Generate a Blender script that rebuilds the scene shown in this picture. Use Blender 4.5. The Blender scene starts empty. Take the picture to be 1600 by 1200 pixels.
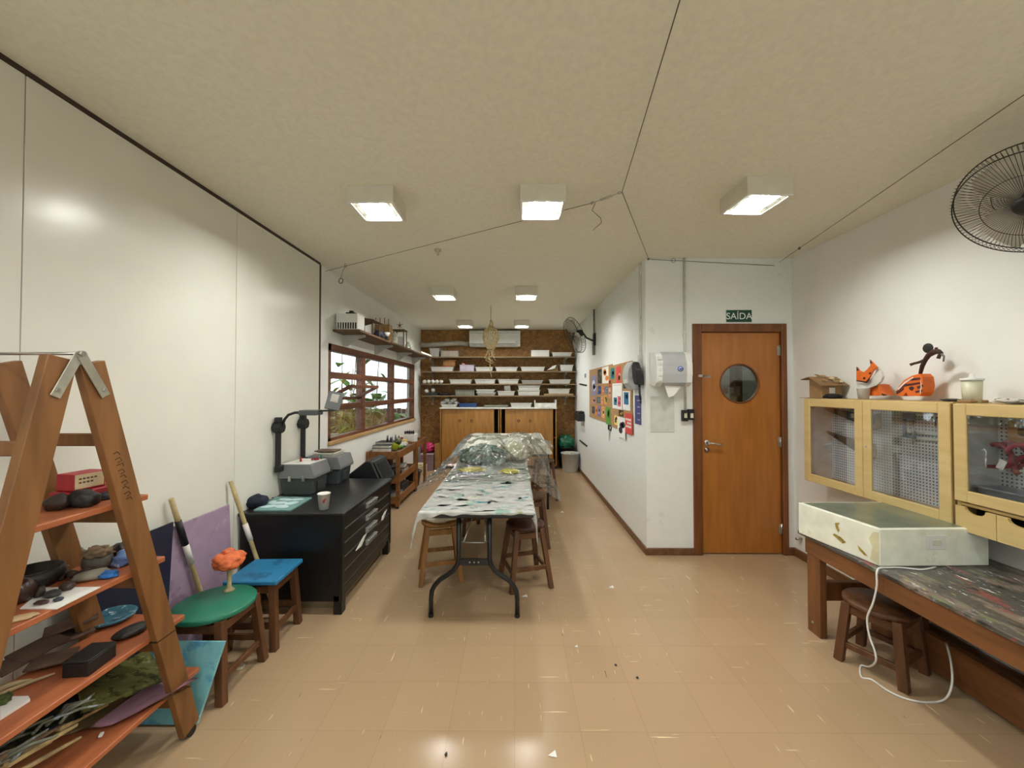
import bpy, bmesh, math, random
from mathutils import Vector, Matrix, Euler, noise
PI = math.pi
random.seed(7)
SC = bpy.context.scene
COL = SC.collection

# ------------------------------------------------------------------ camera
CAMZ, F = 1.55, 610.0
cam_d = bpy.data.cameras.new('camera'); cam_d.sensor_width = 36.0; cam_d.lens = 36.0 * F / 1600.0; cam_d.clip_start = 0.05
cam = bpy.data.objects.new('camera', cam_d); COL.objects.link(cam)
cam.location = (0, 0, CAMZ)
CAMROT = Euler((PI / 2 + math.atan(10 / F), 0, math.atan(4 / F)))
cam.rotation_euler = CAMROT
SC.camera = cam
_R = CAMROT.to_matrix()
def ray(px, py): return _R @ Vector(((px - 800) / F, (600 - py) / F, -1))
def atY(px, py, y): d = ray(px, py); t = y / d.y; return Vector((d.x * t, y, CAMZ + d.z * t))
def atX(px, py, x): d = ray(px, py); t = x / d.x; return Vector((x, d.y * t, CAMZ + d.z * t))
def atZ(px, py, z): d = ray(px, py); t = (z - CAMZ) / d.z; return Vector((d.x * t, d.y * t, z))

# ------------------------------------------------------------------ materials
MATS = {}
def srgb(h):
    if isinstance(h, str):
        h = h.lstrip('#'); c = [int(h[i:i + 2], 16) / 255 for i in (0, 2, 4)]
    else: c = h
    return tuple(((x / 12.92) if x <= .04045 else ((x + .055) / 1.055) ** 2.4) for x in c) + (1,)
def nodes(m):
    m.use_nodes = True; nt = m.node_tree; return nt, nt.nodes, nt.links
def mat(name, col, rough=.6, metal=0, var=.12, scale=12, bump=0, bscale=60, stretch=None, col2=None, spec=.5, coat=0, emit=0):
    """Principled material with procedural colour variation."""
    if name in MATS: return MATS[name]
    m = bpy.data.materials.new(name); nt, N, L = nodes(m)
    b = N['Principled BSDF']; c = srgb(col)
    b.inputs['Roughness'].default_value = rough; b.inputs['Metallic'].default_value = metal
    b.inputs['Specular IOR Level'].default_value = spec; b.inputs['Coat Weight'].default_value = coat
    if coat: b.inputs['Coat Roughness'].default_value = .12
    tc = N.new('ShaderNodeTexCoord'); mp = N.new('ShaderNodeMapping'); L.new(tc.outputs['Object'], mp.inputs[0])
    if stretch: mp.inputs['Scale'].default_value = stretch
    nz = N.new('ShaderNodeTexNoise'); nz.inputs['Scale'].default_value = scale; nz.inputs['Detail'].default_value = 5
    L.new(mp.outputs[0], nz.inputs['Vector'])
    rp = N.new('ShaderNodeValToRGB'); L.new(nz.outputs['Fac'], rp.inputs[0])
    c2 = srgb(col2) if col2 else tuple(max(0, x * (1 - var * 1.6)) for x in c[:3]) + (1,)
    c1 = c if col2 else tuple(min(1, x * (1 + var)) for x in c[:3]) + (1,)
    rp.color_ramp.elements[0].position = .32; rp.color_ramp.elements[1].position = .68
    rp.color_ramp.elements[0].color = c2; rp.color_ramp.elements[1].color = c1
    L.new(rp.outputs[0], b.inputs['Base Color'])
    if bump:
        bn = N.new('ShaderNodeTexNoise'); bn.inputs['Scale'].default_value = bscale; bn.inputs['Detail'].default_value = 4
        L.new(mp.outputs[0] if stretch else tc.outputs['Object'], bn.inputs['Vector'])
        bp = N.new('ShaderNodeBump'); bp.inputs['Strength'].default_value = bump; bp.inputs['Distance'].default_value = .01
        L.new(bn.outputs['Fac'], bp.inputs['Height']); L.new(bp.outputs[0], b.inputs['Normal'])
    if emit:
        b.inputs['Emission Color'].default_value = c; b.inputs['Emission Strength'].default_value = emit
    MATS[name] = m; return m
def wood(name, col, col2, axis='z', rough=.45, scale=7, coat=0, bump=.05):
    st = {'x': (.12, 1, 1), 'y': (1, .12, 1), 'z': (1, 1, .12)}[axis]
    return mat(name, col, rough, 0, .1, scale * 3, bump, 80, st, col2, coat=coat)
def glass(name, tint=(.93, .96, .95), refl=.06, rough=.02, bump=0, edge=.5, bscale=20):
    if name in MATS: return MATS[name]
    m = bpy.data.materials.new(name); nt, N, L = nodes(m)
    N.remove(N['Principled BSDF']); out = N['Material Output']
    t = N.new('ShaderNodeBsdfTransparent'); t.inputs[0].default_value = tint + (1,)
    g = N.new('ShaderNodeBsdfGlossy'); g.inputs['Roughness'].default_value = rough
    lw = N.new('ShaderNodeLayerWeight'); lw.inputs['Blend'].default_value = .35
    mr = N.new('ShaderNodeMapRange'); mr.inputs['To Min'].default_value = refl; mr.inputs['To Max'].default_value = edge
    L.new(lw.outputs['Facing'], mr.inputs['Value'])
    mx = N.new('ShaderNodeMixShader'); L.new(mr.outputs[0], mx.inputs[0]); L.new(t.outputs[0], mx.inputs[1]); L.new(g.outputs[0], mx.inputs[2])
    if bump:
        tc = N.new('ShaderNodeTexCoord'); nz = N.new('ShaderNodeTexNoise'); nz.inputs['Scale'].default_value = bscale
        L.new(tc.outputs['Object'], nz.inputs['Vector'])
        bp = N.new('ShaderNodeBump'); bp.inputs['Strength'].default_value = bump; bp.inputs['Distance'].default_value = .03
        L.new(nz.outputs['Fac'], bp.inputs['Height']); L.new(bp.outputs[0], g.inputs['Normal']); L.new(bp.outputs[0], lw.inputs['Normal'])
    L.new(mx.outputs[0], out.inputs['Surface']); MATS[name] = m; return m
def spotted(name, base, cols, scale=9, rough=.5, bump=0, thr=.56, stretch=None, bscale=40, spec=.5, var=.06):
    """Base colour with separate irregular blots of other colours (paint, stains, moss)."""
    if name in MATS: return MATS[name]
    m = mat(name, base, rough, var=var, bump=bump, bscale=bscale, spec=spec); nt, N, L = nodes(m); b = N['Principled BSDF']
    prev = b.inputs['Base Color'].links[0].from_socket
    tc = N.new('ShaderNodeTexCoord')
    for i, cc in enumerate(cols):
        c, s, th = cc if isinstance(cc, tuple) else (cc, scale, thr)
        mp = N.new('ShaderNodeMapping'); mp.inputs['Location'].default_value = (i * 7.3 + 1.7, i * 3.1, i * 5.9)
        if stretch: mp.inputs['Scale'].default_value = stretch
        L.new(tc.outputs['Object'], mp.inputs[0])
        nz = N.new('ShaderNodeTexNoise'); nz.inputs['Scale'].default_value = s; nz.inputs['Detail'].default_value = 6; nz.inputs['Roughness'].default_value = .65
        L.new(mp.outputs[0], nz.inputs['Vector'])
        mr = N.new('ShaderNodeMapRange'); mr.inputs['From Min'].default_value = th; mr.inputs['From Max'].default_value = th + .05
        L.new(nz.outputs['Fac'], mr.inputs['Value'])
        mx = N.new('ShaderNodeMix'); mx.data_type = 'RGBA'; L.new(mr.outputs[0], mx.inputs[0]); L.new(prev, mx.inputs[6]); mx.inputs[7].default_value = srgb(c)
        prev = mx.outputs[2]
    L.new(prev, b.inputs['Base Color']); return m

# ------------------------------------------------------------------ mesh builder
class MB:
    def __init__(s): s.bm = bmesh.new()
    def box(s, c, size, rot=None, bev=.003):
        r = bmesh.ops.create_cube(s.bm, size=1.0); vs = r['verts']
        M = Matrix.Translation(Vector(c)) @ (Euler(rot).to_matrix().to_4x4() if rot else Matrix()) @ Matrix.Diagonal((*size, 1))
        bmesh.ops.transform(s.bm, matrix=M, verts=vs)
        bv = min(bev, min(size) * .25)
        if bv > .0004:
            es = list({e for v in vs for e in v.link_edges})
            bmesh.ops.bevel(s.bm, geom=es, offset=bv, segments=1, affect='EDGES', profile=.5)
        return s
    def bb(s, a, b, bev=.003):
        a, b = Vector(a), Vector(b); return s.box((a + b) / 2, [max(abs(x), 1e-4) for x in (b - a)], None, bev)
    def beam(s, p0, p1, w, d, up=(0, 0, 1), w1=None, d1=None, bev=.002):
        """square-section bar p0->p1; w along side, d along 'up'-ish; optional taper at p1"""
        p0, p1 = Vector(p0), Vector(p1); a = (p1 - p0).normalized(); u = Vector(up)
        if abs(a.dot(u)) > .98: u = Vector((0, 1, 0))
        sd = a.cross(u).normalized(); u = sd.cross(a).normalized(); w1 = w if w1 is None else w1; d1 = d if d1 is None else d1
        vs = []
        for p, ww, dd in ((p0, w, d), (p1, w1, d1)):
            for i, j in ((-1, -1), (1, -1), (1, 1), (-1, 1)): vs.append(s.bm.verts.new(p + sd * (ww / 2 * i) + u * (dd / 2 * j)))
        fs = [(3, 2, 1, 0), (4, 5, 6, 7), (0, 1, 5, 4), (1, 2, 6, 5), (2, 3, 7, 6), (3, 0, 4, 7)]
        nf = [s.bm.faces.new([vs[k] for k in f]) for f in fs]
        bmesh.ops.recalc_face_normals(s.bm, faces=nf)
        bv = min(bev, min(w, d, w1, d1) * .25)
        if bv > .0004: bmesh.ops.bevel(s.bm, geom=list({e for f in nf for e in f.edges}), offset=bv, segments=1, affect='EDGES')
        return s
    def cyl(s, p0, p1, r0, r1=None, seg=16, caps=True, smooth=True):
        r1 = r0 if r1 is None else r1
        return s.tube([p0, p1], [r0, r1], seg, caps, smooth)
    def tube(s, pts, r, seg=8, caps=True, smooth=True, closed=False):
        pts = [Vector(p) for p in pts]; n = len(pts); rs = r if isinstance(r, (list, tuple)) else [r] * n
        rings = []; pu = None
        for i, p in enumerate(pts):
            if closed: t = (pts[(i + 1) % n] - pts[i - 1])
            else: t = pts[min(i + 1, n - 1)] - pts[max(i - 1, 0)]
            t = t.normalized() if t.length > 1e-9 else Vector((0, 0, 1))
            if pu is None:
                pu = Vector((0, 0, 1)) if abs(t.z) < .9 else Vector((1, 0, 0))
            u = (pu - t * pu.dot(t)); u = u.normalized() if u.length > 1e-6 else t.orthogonal().normalized(); v = t.cross(u); pu = u
            rings.append([s.bm.verts.new(p + (u * math.cos(2 * PI * k / seg) + v * math.sin(2 * PI * k / seg)) * rs[i]) for k in range(seg)])
        m = n if closed else n - 1
        for i in range(m):
            A, B = rings[i], rings[(i + 1) % n]
            for k in range(seg):
                f = s.bm.faces.new((A[k], A[(k + 1) % seg], B[(k + 1) % seg], B[k])); f.smooth = smooth
        if caps and not closed:
            s.bm.faces.new(list(reversed(rings[0]))); s.bm.faces.new(rings[-1])
        return s
    def ring(s, c, R, r, normal=(0, 0, 1), n=40, seg=6):
        q = Vector((0, 0, 1)).rotation_difference(Vector(normal)); c = Vector(c)
        return s.tube([c + q @ Vector((R * math.cos(2 * PI * k / n), R * math.sin(2 * PI * k / n), 0)) for k in range(n)], r, seg, closed=True)
    def lathe(s, prof, c=(0, 0, 0), n=24, axis=(0, 0, 1), smooth=True, sx=1, sy=1):
        q = Vector((0, 0, 1)).rotation_difference(Vector(axis)); c = Vector(c); rings = []
        for r, z in prof:
            if r < 1e-5: rings.append([s.bm.verts.new(c + q @ Vector((0, 0, z)))])
            else: rings.append([s.bm.verts.new(c + q @ Vector((r * sx * math.cos(2 * PI * k / n), r * sy * math.sin(2 * PI * k / n), z))) for k in range(n)])
        for A, B in zip(rings, rings[1:]):
            if len(A) == 1 and len(B) == 1: continue
            for k in range(n):
                k2 = (k + 1) % n
                if len(A) == 1: f = s.bm.faces.new((A[0], B[k2], B[k]))
                elif len(B) == 1: f = s.bm.faces.new((A[k], A[k2], B[0]))
                else: f = s.bm.faces.new((A[k], A[k2], B[k2], B[k]))
                f.smooth = smooth
        return s
    def prism(s, poly, vec, bev=0):
        """poly: list of 3D points (planar), extruded by vec"""
        v = Vector(vec); A = [s.bm.verts.new(Vector(p)) for p in poly]; B = [s.bm.verts.new(Vector(p) + v) for p in poly]; n = len(poly)
        fs = [s.bm.faces.new(A), s.bm.faces.new(list(reversed(B)))]
        for k in range(n): fs.append(s.bm.faces.new((A[k], B[k], B[(k + 1) % n], A[(k + 1) % n])))
        bmesh.ops.recalc_face_normals(s.bm, faces=fs)
        if bev: bmesh.ops.bevel(s.bm, geom=list({e for f in fs for e in f.edges}), offset=bev, segments=1, affect='EDGES')
        return s
    def blob(s, c, rad, amp=.15, freq=2.0, seed=0, sub=3, flat=0, rot=None, sm=True):
        r = bmesh.ops.create_icosphere(s.bm, subdivisions=sub, radius=1.0); c = Vector(c); o = Vector((seed * 3.7, seed * 1.3, seed * 2.1))
        rm = Euler(rot).to_matrix() if rot else Matrix.Identity(3)
        for v in r['verts']:
            k = 1 + amp * noise.noise(v.co * freq + o) + amp * .5 * noise.noise(v.co * freq * 2.7 + o)
            p = v.co * k
            if flat and p.z < -flat: p.z = -flat
            v.co = c + rm @ Vector((p.x * rad[0], p.y * rad[1], p.z * rad[2]))
        for f in {f for v in r['verts'] for f in v.link_faces}: f.smooth = sm
        return s
    def grid(s, fn, nu, nv, smooth=True):
        V = [[s.bm.verts.new(Vector(fn(i / nu, j / nv))) for j in range(nv + 1)] for i in range(nu + 1)]
        for i in range(nu):
            for j in range(nv):
                f = s.bm.faces.new((V[i][j], V[i + 1][j], V[i + 1][j + 1], V[i][j + 1])); f.smooth = smooth
        return s
    def sheet(s, fn, nu, nv, t):
        """thin closed sheet: grid plus an offset copy"""
        n0 = len(s.bm.faces); s.grid(fn, nu, nv); s.bm.faces.ensure_lookup_table()
        bmesh.ops.solidify(s.bm, geom=list(s.bm.faces)[n0:], thickness=t); return s
    def text(s, body, size, M, ext=.001):
        cu = bpy.data.curves.new('t', 'FONT'); cu.body = body; cu.size = size; cu.align_x = 'CENTER'; cu.align_y = 'CENTER'; cu.extrude = ext
        o = bpy.data.objects.new('t', cu); COL.objects.link(o); dg = bpy.context.evaluated_depsgraph_get(); dg.update()
        me = bpy.data.meshes.new_from_object(o.evaluated_get(dg)); me.transform(M); s.bm.from_mesh(me)
        bpy.data.objects.remove(o); bpy.data.curves.remove(cu); bpy.data.meshes.remove(me); return s
    def build(s, name, m, parent=None, off=None):
        me = bpy.data.meshes.new(name)
        if parent is not None and off is None and parent.get('w'): off = parent['w']
        if off is not None: bmesh.ops.translate(s.bm, verts=s.bm.verts, vec=-Vector(off))
        s.bm.to_mesh(me); s.bm.free()
        for mm in (m if isinstance(m, (list, tuple)) else [m]): me.materials.append(mm)
        o = bpy.data.objects.new(name, me); COL.objects.link(o)
        if parent is not None:
            o.parent = parent
            if parent.get('w'): o['w'] = parent['w']
        return o

def tag(o, label, cat, group=None, kind=None):
    o['label'] = label; o['category'] = cat
    if group: o['group'] = group
    if kind: o['kind'] = kind
    return o
def thing(name, label, cat, loc=(0, 0, 0), rz=0, group=None, world=True):
    """Empty at the thing's base; with world=True its parts are given in world coordinates (only unrotated)."""
    o = bpy.data.objects.new(name, None); COL.objects.link(o); o.location = loc; o.rotation_euler = (0, 0, rz); o.empty_display_size = .05
    if world: o['w'] = tuple(loc)
    return tag(o, label, cat, group)
def one(mb, name, m, label, cat, group=None, base=None, kind=None):
    """thing of a single mesh given in world coordinates; origin moved to its base"""
    vs = [v.co for v in mb.bm.verts]
    if base is None:
        base = Vector(((min(v.x for v in vs) + max(v.x for v in vs)) / 2, (min(v.y for v in vs) + max(v.y for v in vs)) / 2, min(v.z for v in vs)))
    o = mb.build(name, m, None, base); o.location = base
    return tag(o, label, cat, group, kind)
def struct(mb, name, m, label, cat, parent=None):
    o = mb.build(name, m, parent)
    if parent is None: tag(o, label, cat, None, 'structure')
    return o
def dup(root, loc, rz, label, group=None):
    r = root.copy(); COL.objects.link(r); r.location = loc; r.rotation_euler = (0, 0, rz); r['label'] = label
    if group: r['group'] = group
    for ch in list(root.children):
        c = ch.copy(); COL.objects.link(c); c.parent = r
        for g in ch.children:
            d = g.copy(); COL.objects.link(d); d.parent = c
    return r
# ------------------------------------------------------------------ shared materials
WHITEW = mat('white_wall_paint', '#ebebe6', .7, var=.02, scale=3, bump=.06, bscale=160)
def scuffed(name, col):
    return spotted(name, col, [('#e2e3dd', 5, .64), ('#c2c1b6', 21, .745)], rough=.65, bump=.01, bscale=60, var=.012)
WSCUFF = scuffed('scuffed_wall_paint', '#eceeea')
CEILM = mat('ceiling_paint', '#ecead9', .85, var=.03, scale=40, bump=.12, bscale=220)
PANELM = mat('white_laminate', '#e4e3d8', .24, var=.015, scale=4)
DARKTRIM = mat('dark_edge', '#3a2a20', .5)
BASEB = wood('baseboard_wood', '#7a5433', '#5e3e25', 'y', .5)
WINW = wood('window_wood', '#7a4a30', '#4f2c1c', 'y', .45)
DOORW = wood('door_wood', '#b0712f', '#a06226', 'z', .38, coat=.15)
DOORF = wood('door_frame_wood', '#7d4a22', '#5f3516', 'z', .42)
METAL = mat('steel', '#b8b6b0', .3, 1, .05)
CHROME = mat('chrome', '#d8d8d8', .15, 1, .03)
BLACKM = mat('black_metal', '#17191a', .35, 0, .1)
BLACKP = mat('black_plastic', '#141517', .5, 0, .1)
WIREM = mat('steel_cable', '#6c6558', .45, .7, .1)
WHITEP = mat('white_plastic', '#e4e4e0', .4, var=.03)
PAPER = mat('white_paper', '#ecebe6', .8, var=.02)
GREYP = mat('grey_plastic', '#9a9b9a', .5, var=.04)

def floor_mat():
    m = bpy.data.materials.new('vinyl_floor'); nt, N, L = nodes(m); b = N['Principled BSDF']
    tc = N.new('ShaderNodeTexCoord')
    nz = N.new('ShaderNodeTexNoise'); nz.inputs['Scale'].default_value = 1.3; nz.inputs['Detail'].default_value = 3; L.new(tc.outputs['Object'], nz.inputs['Vector'])
    rp = N.new('ShaderNodeValToRGB'); L.new(nz.outputs['Fac'], rp.inputs[0])
    rp.color_ramp.elements[0].position = .2; rp.color_ramp.elements[0].color = srgb('#b39777'); rp.color_ramp.elements[1].position = .8; rp.color_ramp.elements[1].color = srgb('#bb9f7e')
    # fine speckle
    n2 = N.new('ShaderNodeTexNoise'); n2.inputs['Scale'].default_value = 90; n2.inputs['Detail'].default_value = 3; L.new(tc.outputs['Object'], n2.inputs['Vector'])
    m1 = N.new('ShaderNodeMix'); m1.data_type = 'RGBA'; m1.blend_type = 'SOFT_LIGHT'; m1.inputs[0].default_value = .0; L.new(rp.outputs[0], m1.inputs[6]); L.new(n2.outputs['Color'], m1.inputs[7])
    prev = m1.outputs[2]
    # 30 cm tiles
    br = N.new('ShaderNodeTexBrick'); br.offset = 0; br.inputs['Scale'].default_value = 1; br.inputs['Brick Width'].default_value = .3; br.inputs['Row Height'].default_value = .3
    br.inputs['Mortar Size'].default_value = .0012; br.inputs['Color1'].default_value = (1, 1, 1, 1); br.inputs['Color2'].default_value = (.94, .94, .93, 1); br.inputs['Mortar'].default_value = (.8, .76, .7, 1)
    L.new(tc.outputs['Object'], br.inputs['Vector'])
    m2 = N.new('ShaderNodeMix'); m2.data_type = 'RGBA'; m2.blend_type = 'MULTIPLY'; m2.inputs[0].default_value = 1; L.new(prev, m2.inputs[6]); L.new(br.outputs['Color'], m2.inputs[7]); prev = m2.outputs[2]
    # pale scuff streaks both ways, dark specks
    for i, (st, th, c) in enumerate((((2.2, 60, 1), .715, '#e9d8b0'), ((60, 3.2, 1), .715, '#e9d8b0'), ((42, 5, 1), .75, '#6b5236'), ((30, 30, 1), .80, '#4a3a2a'))):
        mp = N.new('ShaderNodeMapping'); mp.inputs['Scale'].default_value = st; mp.inputs['Location'].default_value = (i * 5.3, i * 2.9, 0); L.new(tc.outputs['Object'], mp.inputs[0])
        z = N.new('ShaderNodeTexNoise'); z.inputs['Scale'].default_value = 1.6; z.inputs['Detail'].default_value = 2; L.new(mp.outputs[0], z.inputs['Vector'])
        mr = N.new('ShaderNodeMapRange'); mr.inputs['From Min'].default_value = th; mr.inputs['From Max'].default_value = th + .03; L.new(z.outputs['Fac'], mr.inputs['Value'])
        mx = N.new('ShaderNodeMix'); mx.data_type = 'RGBA'; L.new(mr.outputs[0], mx.inputs[0]); L.new(prev, mx.inputs[6]); mx.inputs[7].default_value = srgb(c); prev = mx.outputs[2]
    L.new(prev, b.inputs['Base Color'])
    mr = N.new('ShaderNodeMapRange'); mr.inputs['To Min'].default_value = .15; mr.inputs['To Max'].default_value = .27; L.new(nz.outputs['Fac'], mr.inputs['Value']); L.new(mr.outputs[0], b.inputs['Roughness'])
    b.inputs['Specular IOR Level'].default_value = .45
    return m
def osb_mat():
    m = bpy.data.materials.new('osb_board'); nt, N, L = nodes(m); b = N['Principled BSDF']; b.inputs['Roughness'].default_value = .6
    tc = N.new('ShaderNodeTexCoord'); nz = N.new('ShaderNodeTexNoise'); nz.inputs['Scale'].default_value = 9; L.new(tc.outputs['Object'], nz.inputs['Vector'])
    ad = N.new('ShaderNodeVectorMath'); ad.operation = 'MULTIPLY_ADD'; L.new(nz.outputs['Color'], ad.inputs[0]); ad.inputs[1].default_value = (.25, .25, .25); L.new(tc.outputs['Object'], ad.inputs[2])
    mp = N.new('ShaderNodeMapping'); mp.inputs['Scale'].default_value = (18, 18, 40); L.new(ad.outputs[0], mp.inputs[0])
    v = N.new('ShaderNodeTexVoronoi'); v.inputs['Scale'].default_value = 1; L.new(mp.outputs[0], v.inputs['Vector'])
    rp = N.new('ShaderNodeValToRGB'); sp = N.new('ShaderNodeSeparateColor'); L.new(v.outputs['Color'], sp.inputs[0]); L.new(sp.outputs[0], rp.inputs[0])
    rp.color_ramp.elements[0].color = srgb('#765022'); rp.color_ramp.elements[1].color = srgb('#ac7c40'); e = rp.color_ramp.elements.new(.5); e.color = srgb('#91662e')
    L.new(rp.outputs[0], b.inputs['Base Color']); return m

# ------------------------------------------------------------------ room shell
CH = 2.81                     # ceiling height
XL, XR, XA = -1.95, 2.64, 1.25  # left wall, right wall, alcove wall
YD, YB, YR = 3.72, 8.1, -2.6    # door wall, back wall, wall behind the viewer
WY0, WY1, WZ0, WZ1 = 4.07, 7.60, 1.00, 2.05
struct(MB().bb((-2.1, YR, -.1), (2.74, YB, 0), 0).bb((1.37, YD + .12, -.1), (5.0, 6.4, -.002), 0), 'floor', floor_mat(), 'tan vinyl tile floor with pale scuff marks', 'floor')
struct(MB().bb((-2.1, YR, CH), (2.74, YD + .12, CH + .12), 0).bb((-2.1, YD + .12, CH), (XA + .12, YB, CH + .12), 0), 'ceiling', CEILM, 'cream painted ceiling', 'ceiling')
w = MB().bb((-2.1, YR, 0), (XL, WY0, CH), 0).bb((-2.1, WY1, 0), (XL, YB, CH), 0).bb((-2.1, WY0, 0), (XL, WY1, WZ0), 0).bb((-2.1, WY0, WZ1), (XL, WY1, CH), 0)
struct(w, 'wall_left', WHITEW, 'white wall with the long wooden window', 'wall')
struct(MB().bb((XR, YR, 0), (2.74, YD + .12, CH), 0), 'wall_right', WHITEW, 'white wall behind the glass tool cabinets', 'wall')
DX0, DX1, DZ = 1.690, 2.578, 2.183
w = MB().bb((XA, YD, 0), (DX0, YD + .12, CH), 0).bb((DX1, YD, 0), (XR, YD + .12, CH), 0).bb((DX0, YD, DZ), (DX1, YD + .12, CH), 0)
struct(w, 'wall_front', WSCUFF, 'white wall around the wooden door', 'wall')
struct(MB().bb((XA, YD + .12, 0), (XA + .12, YB, CH), 0), 'wall_alcove', WSCUFF, 'white wall carrying the cork pin board', 'wall')
struct(MB().bb((-2.1, YB, 0), (XA + .12, YB + .1, CH), 0), 'wall_back', osb_mat(), 'brown chipboard clad end wall', 'wall')
struct(MB().bb((-2.1, YR - .1, 0), (2.74, YR, .7), 0).bb((-2.1, YR - .1, 2.35), (2.74, YR, CH), 0).bb((-2.1, YR - .1, .7), (-1.6, YR, 2.35), 0).bb((2.3, YR - .1, .7), (2.74, YR, 2.35), 0), 'wall_rear', WHITEW, 'white wall behind the viewer', 'wall')
# white laminate panels on the left wall
PX = XL + .03
for i, (y0, y1) in enumerate(((-2.0, -.84), (-.836, .334), (.338, 1.500), (1.504, 2.670), (2.674, 3.815))):
    o = MB().bb((XL, y0, .0), (PX, y1, CH - .022), .001).build('wall_panel', PANELM)
    tag(o, ['gloss white wall panel far behind the ladder shelf', 'gloss white wall panel before the ladder shelf', 'gloss white wall panel beside the ladder shelf',
            'gloss white wall panel above the leaning purple board', 'gloss white wall panel behind the overhead projectors'][i], 'wall panel', 'gloss wall panels', 'structure')
struct(MB().bb((XL, -2.0, CH - .02), (PX + .004, 3.83, CH), 0), 'trim_1', DARKTRIM, 'dark brown strip along the top of the wall panels', 'trim')
struct(MB().bb((XL, 3.818, 0), (PX + .006, 3.836, CH - .021), 0), 'trim_2', DARKTRIM, 'dark brown strip at the end of the wall panels', 'trim')
def baseboard(n, a, b, lab): struct(MB().bb(a, b, .004), n, BASEB, lab, 'baseboard')
baseboard('baseboard_alcove', (XA - .018, YD - .018, 0), (XA, YB - .5, .065), 'brown baseboard under the pin board wall')
baseboard('baseboard_front', (XA, YD - .018, 0), (DX0, YD, .065), 'short brown baseboard on the pillar left of the door')
baseboard('baseboard_right', (XR - .018, YR, 0), (XR, YD - .001, .075), 'brown baseboard along the cabinet wall')
baseboard('baseboard_door', (DX1, YD - .018, 0), (XR - .018, YD, .075), 'stub of brown baseboard right of the door')

# ------------------------------------------------------------------ door
dr = tag(MB().bb((1.777, YD + .012, .012), (2.523, YD + .05, 2.10), .004).build('tmp', DOORW), 'x', 'y')
bpy.data.objects.remove(dr)
door = bpy.data.objects.new('door_1', None); COL.objects.link(door); door.location = (2.15, YD, 0); door['w'] = (2.15, YD, 0)
tag(door, 'brown wooden door with a round glass porthole', 'door', None, 'structure')
# leaf with a round hole
bm = MB(); cx, cz, R = 2.142, 1.615, .183; n = 48
y0, y1 = YD + .012, YD + .05
rect = [(1.777, .012), (2.523, .012), (2.523, 2.10), (1.777, 2.10)]
def edge_pt(a):
    dx, dz = math.cos(a), math.sin(a); t = 1e9
    for lim, d, c in ((2.523, dx, cx), (1.777, dx, cx), (2.10, dz, cz), (.012, dz, cz)):
        if abs(d) > 1e-6:
            k = (lim - c) / d
            if k > 1e-6: t = min(t, k)
    return cx + dx * t, cz + dz * t
angs = sorted([2 * PI * k / n for k in range(n)] + [math.atan2(z - cz, x - cx) % (2 * PI) for x, z in rect])
rows = []
for a in angs:
    ex, ez = edge_pt(a); hx, hz = cx + R * math.cos(a), cz + R * math.sin(a)
    rows.append([bm.bm.verts.new(p) for p in ((hx, y0, hz), (ex, y0, ez), (ex, y1, ez), (hx, y1, hz))])
for k in range(len(rows)):
    A, B = rows[k], rows[(k + 1) % len(rows)]
    for i in range(4): bm.bm.faces.new((A[i], A[(i + 1) % 4], B[(i + 1) % 4], B[i]))
bmesh.ops.recalc_face_normals(bm.bm, faces=bm.bm.faces)
bm.build('leaf', DOORW, door)
fm = MB().bb((DX0, YD - .02, 0), (1.773, YD + .11, DZ), .006).bb((2.527, YD - .02, 0), (DX1, YD + .11, DZ), .006).bb((1.773, YD - .02, 2.104), (2.527, YD + .11, DZ), .006)
fm.build('door_frame', DOORF, door)
MB().ring((cx, y0 - .001, cz), R, .008, (0, 1, 0), 48, 6).build('porthole_rim', DOORF, door)
MB().cyl((cx, YD + .028, cz), (cx, YD + .033, cz), R - .002, seg=48).build('porthole_glass', glass('porthole_glass_m', (.86, .9, .86), .05), door)
h = MB().cyl((1.826, YD + .012, 1.055), (1.826, YD - .045, 1.055), .012).lathe([(0, 0), (.026, 0), (.026, .008), (0, .008)], (1.826, YD + .012, 1.055), 20, (0, -1, 0))
h.tube([(1.826, YD - .042, 1.055), (1.87, YD - .047, 1.052), (1.95, YD - .045, 1.04)], [.011, .01, .009], 10)
h.build('door_handle', CHROME, door)
MB().lathe([(0, 0), (.024, 0), (.024, .008), (.008, .009), (.008, .014), (0, .014)], (1.826, YD + .012, .985), 20, (0, -1, 0)).build('key_lock', CHROME, door)
for z in (1.93, 1.06, .24):
    MB().cyl((2.522, YD + .004, z - .05), (2.522, YD + .004, z + .05), .008).bb((2.50, YD + .006, z - .045), (2.545, YD + .0125, z + .045), .001).build('hinge', METAL, door)
c = MB().bb((1.735, YD - .026, 1.675), (1.775, YD - .02, 1.70), .002).bb((1.80, YD + .006, 1.672), (1.87, YD + .013, 1.694), .002)
for k in range(6): c.ring((1.775 + k * .012, YD - .016 + k * .003, 1.684 - .004 * math.sin(k)), .009, .002, (0, .3 + (k % 2), .7), 10, 4)
c.build('chain_latch', METAL, door)
# sign
M = Matrix.Translation((2.131, YD - .0165, 2.257)) @ Euler((PI / 2, 0, 0)).to_matrix().to_4x4()
sg = thing('exit_sign', 'dark green exit sign reading SAIDA in white above the door', 'sign', (2.131, YD, 2.20))
MB().bb((2.011, YD - .012, 2.20), (2.251, YD, 2.313), .001).build('sign_plate', mat('sign_green', '#0f4431', .4), sg)
MB().bb((2.009, YD - .01, 2.198), (2.253, YD - .001, 2.315), .001).build('sign_border', mat('sign_white', '#dfe6df', .5), sg)
MB().text('SAÍDA', .088, Matrix.Translation((2.131, YD - .0135, 2.252)) @ Euler((PI / 2, 0, 0)).to_matrix().to_4x4()).build('lettering', mat('sign_letter_white', '#f2f5f0', .5), sg)

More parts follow.
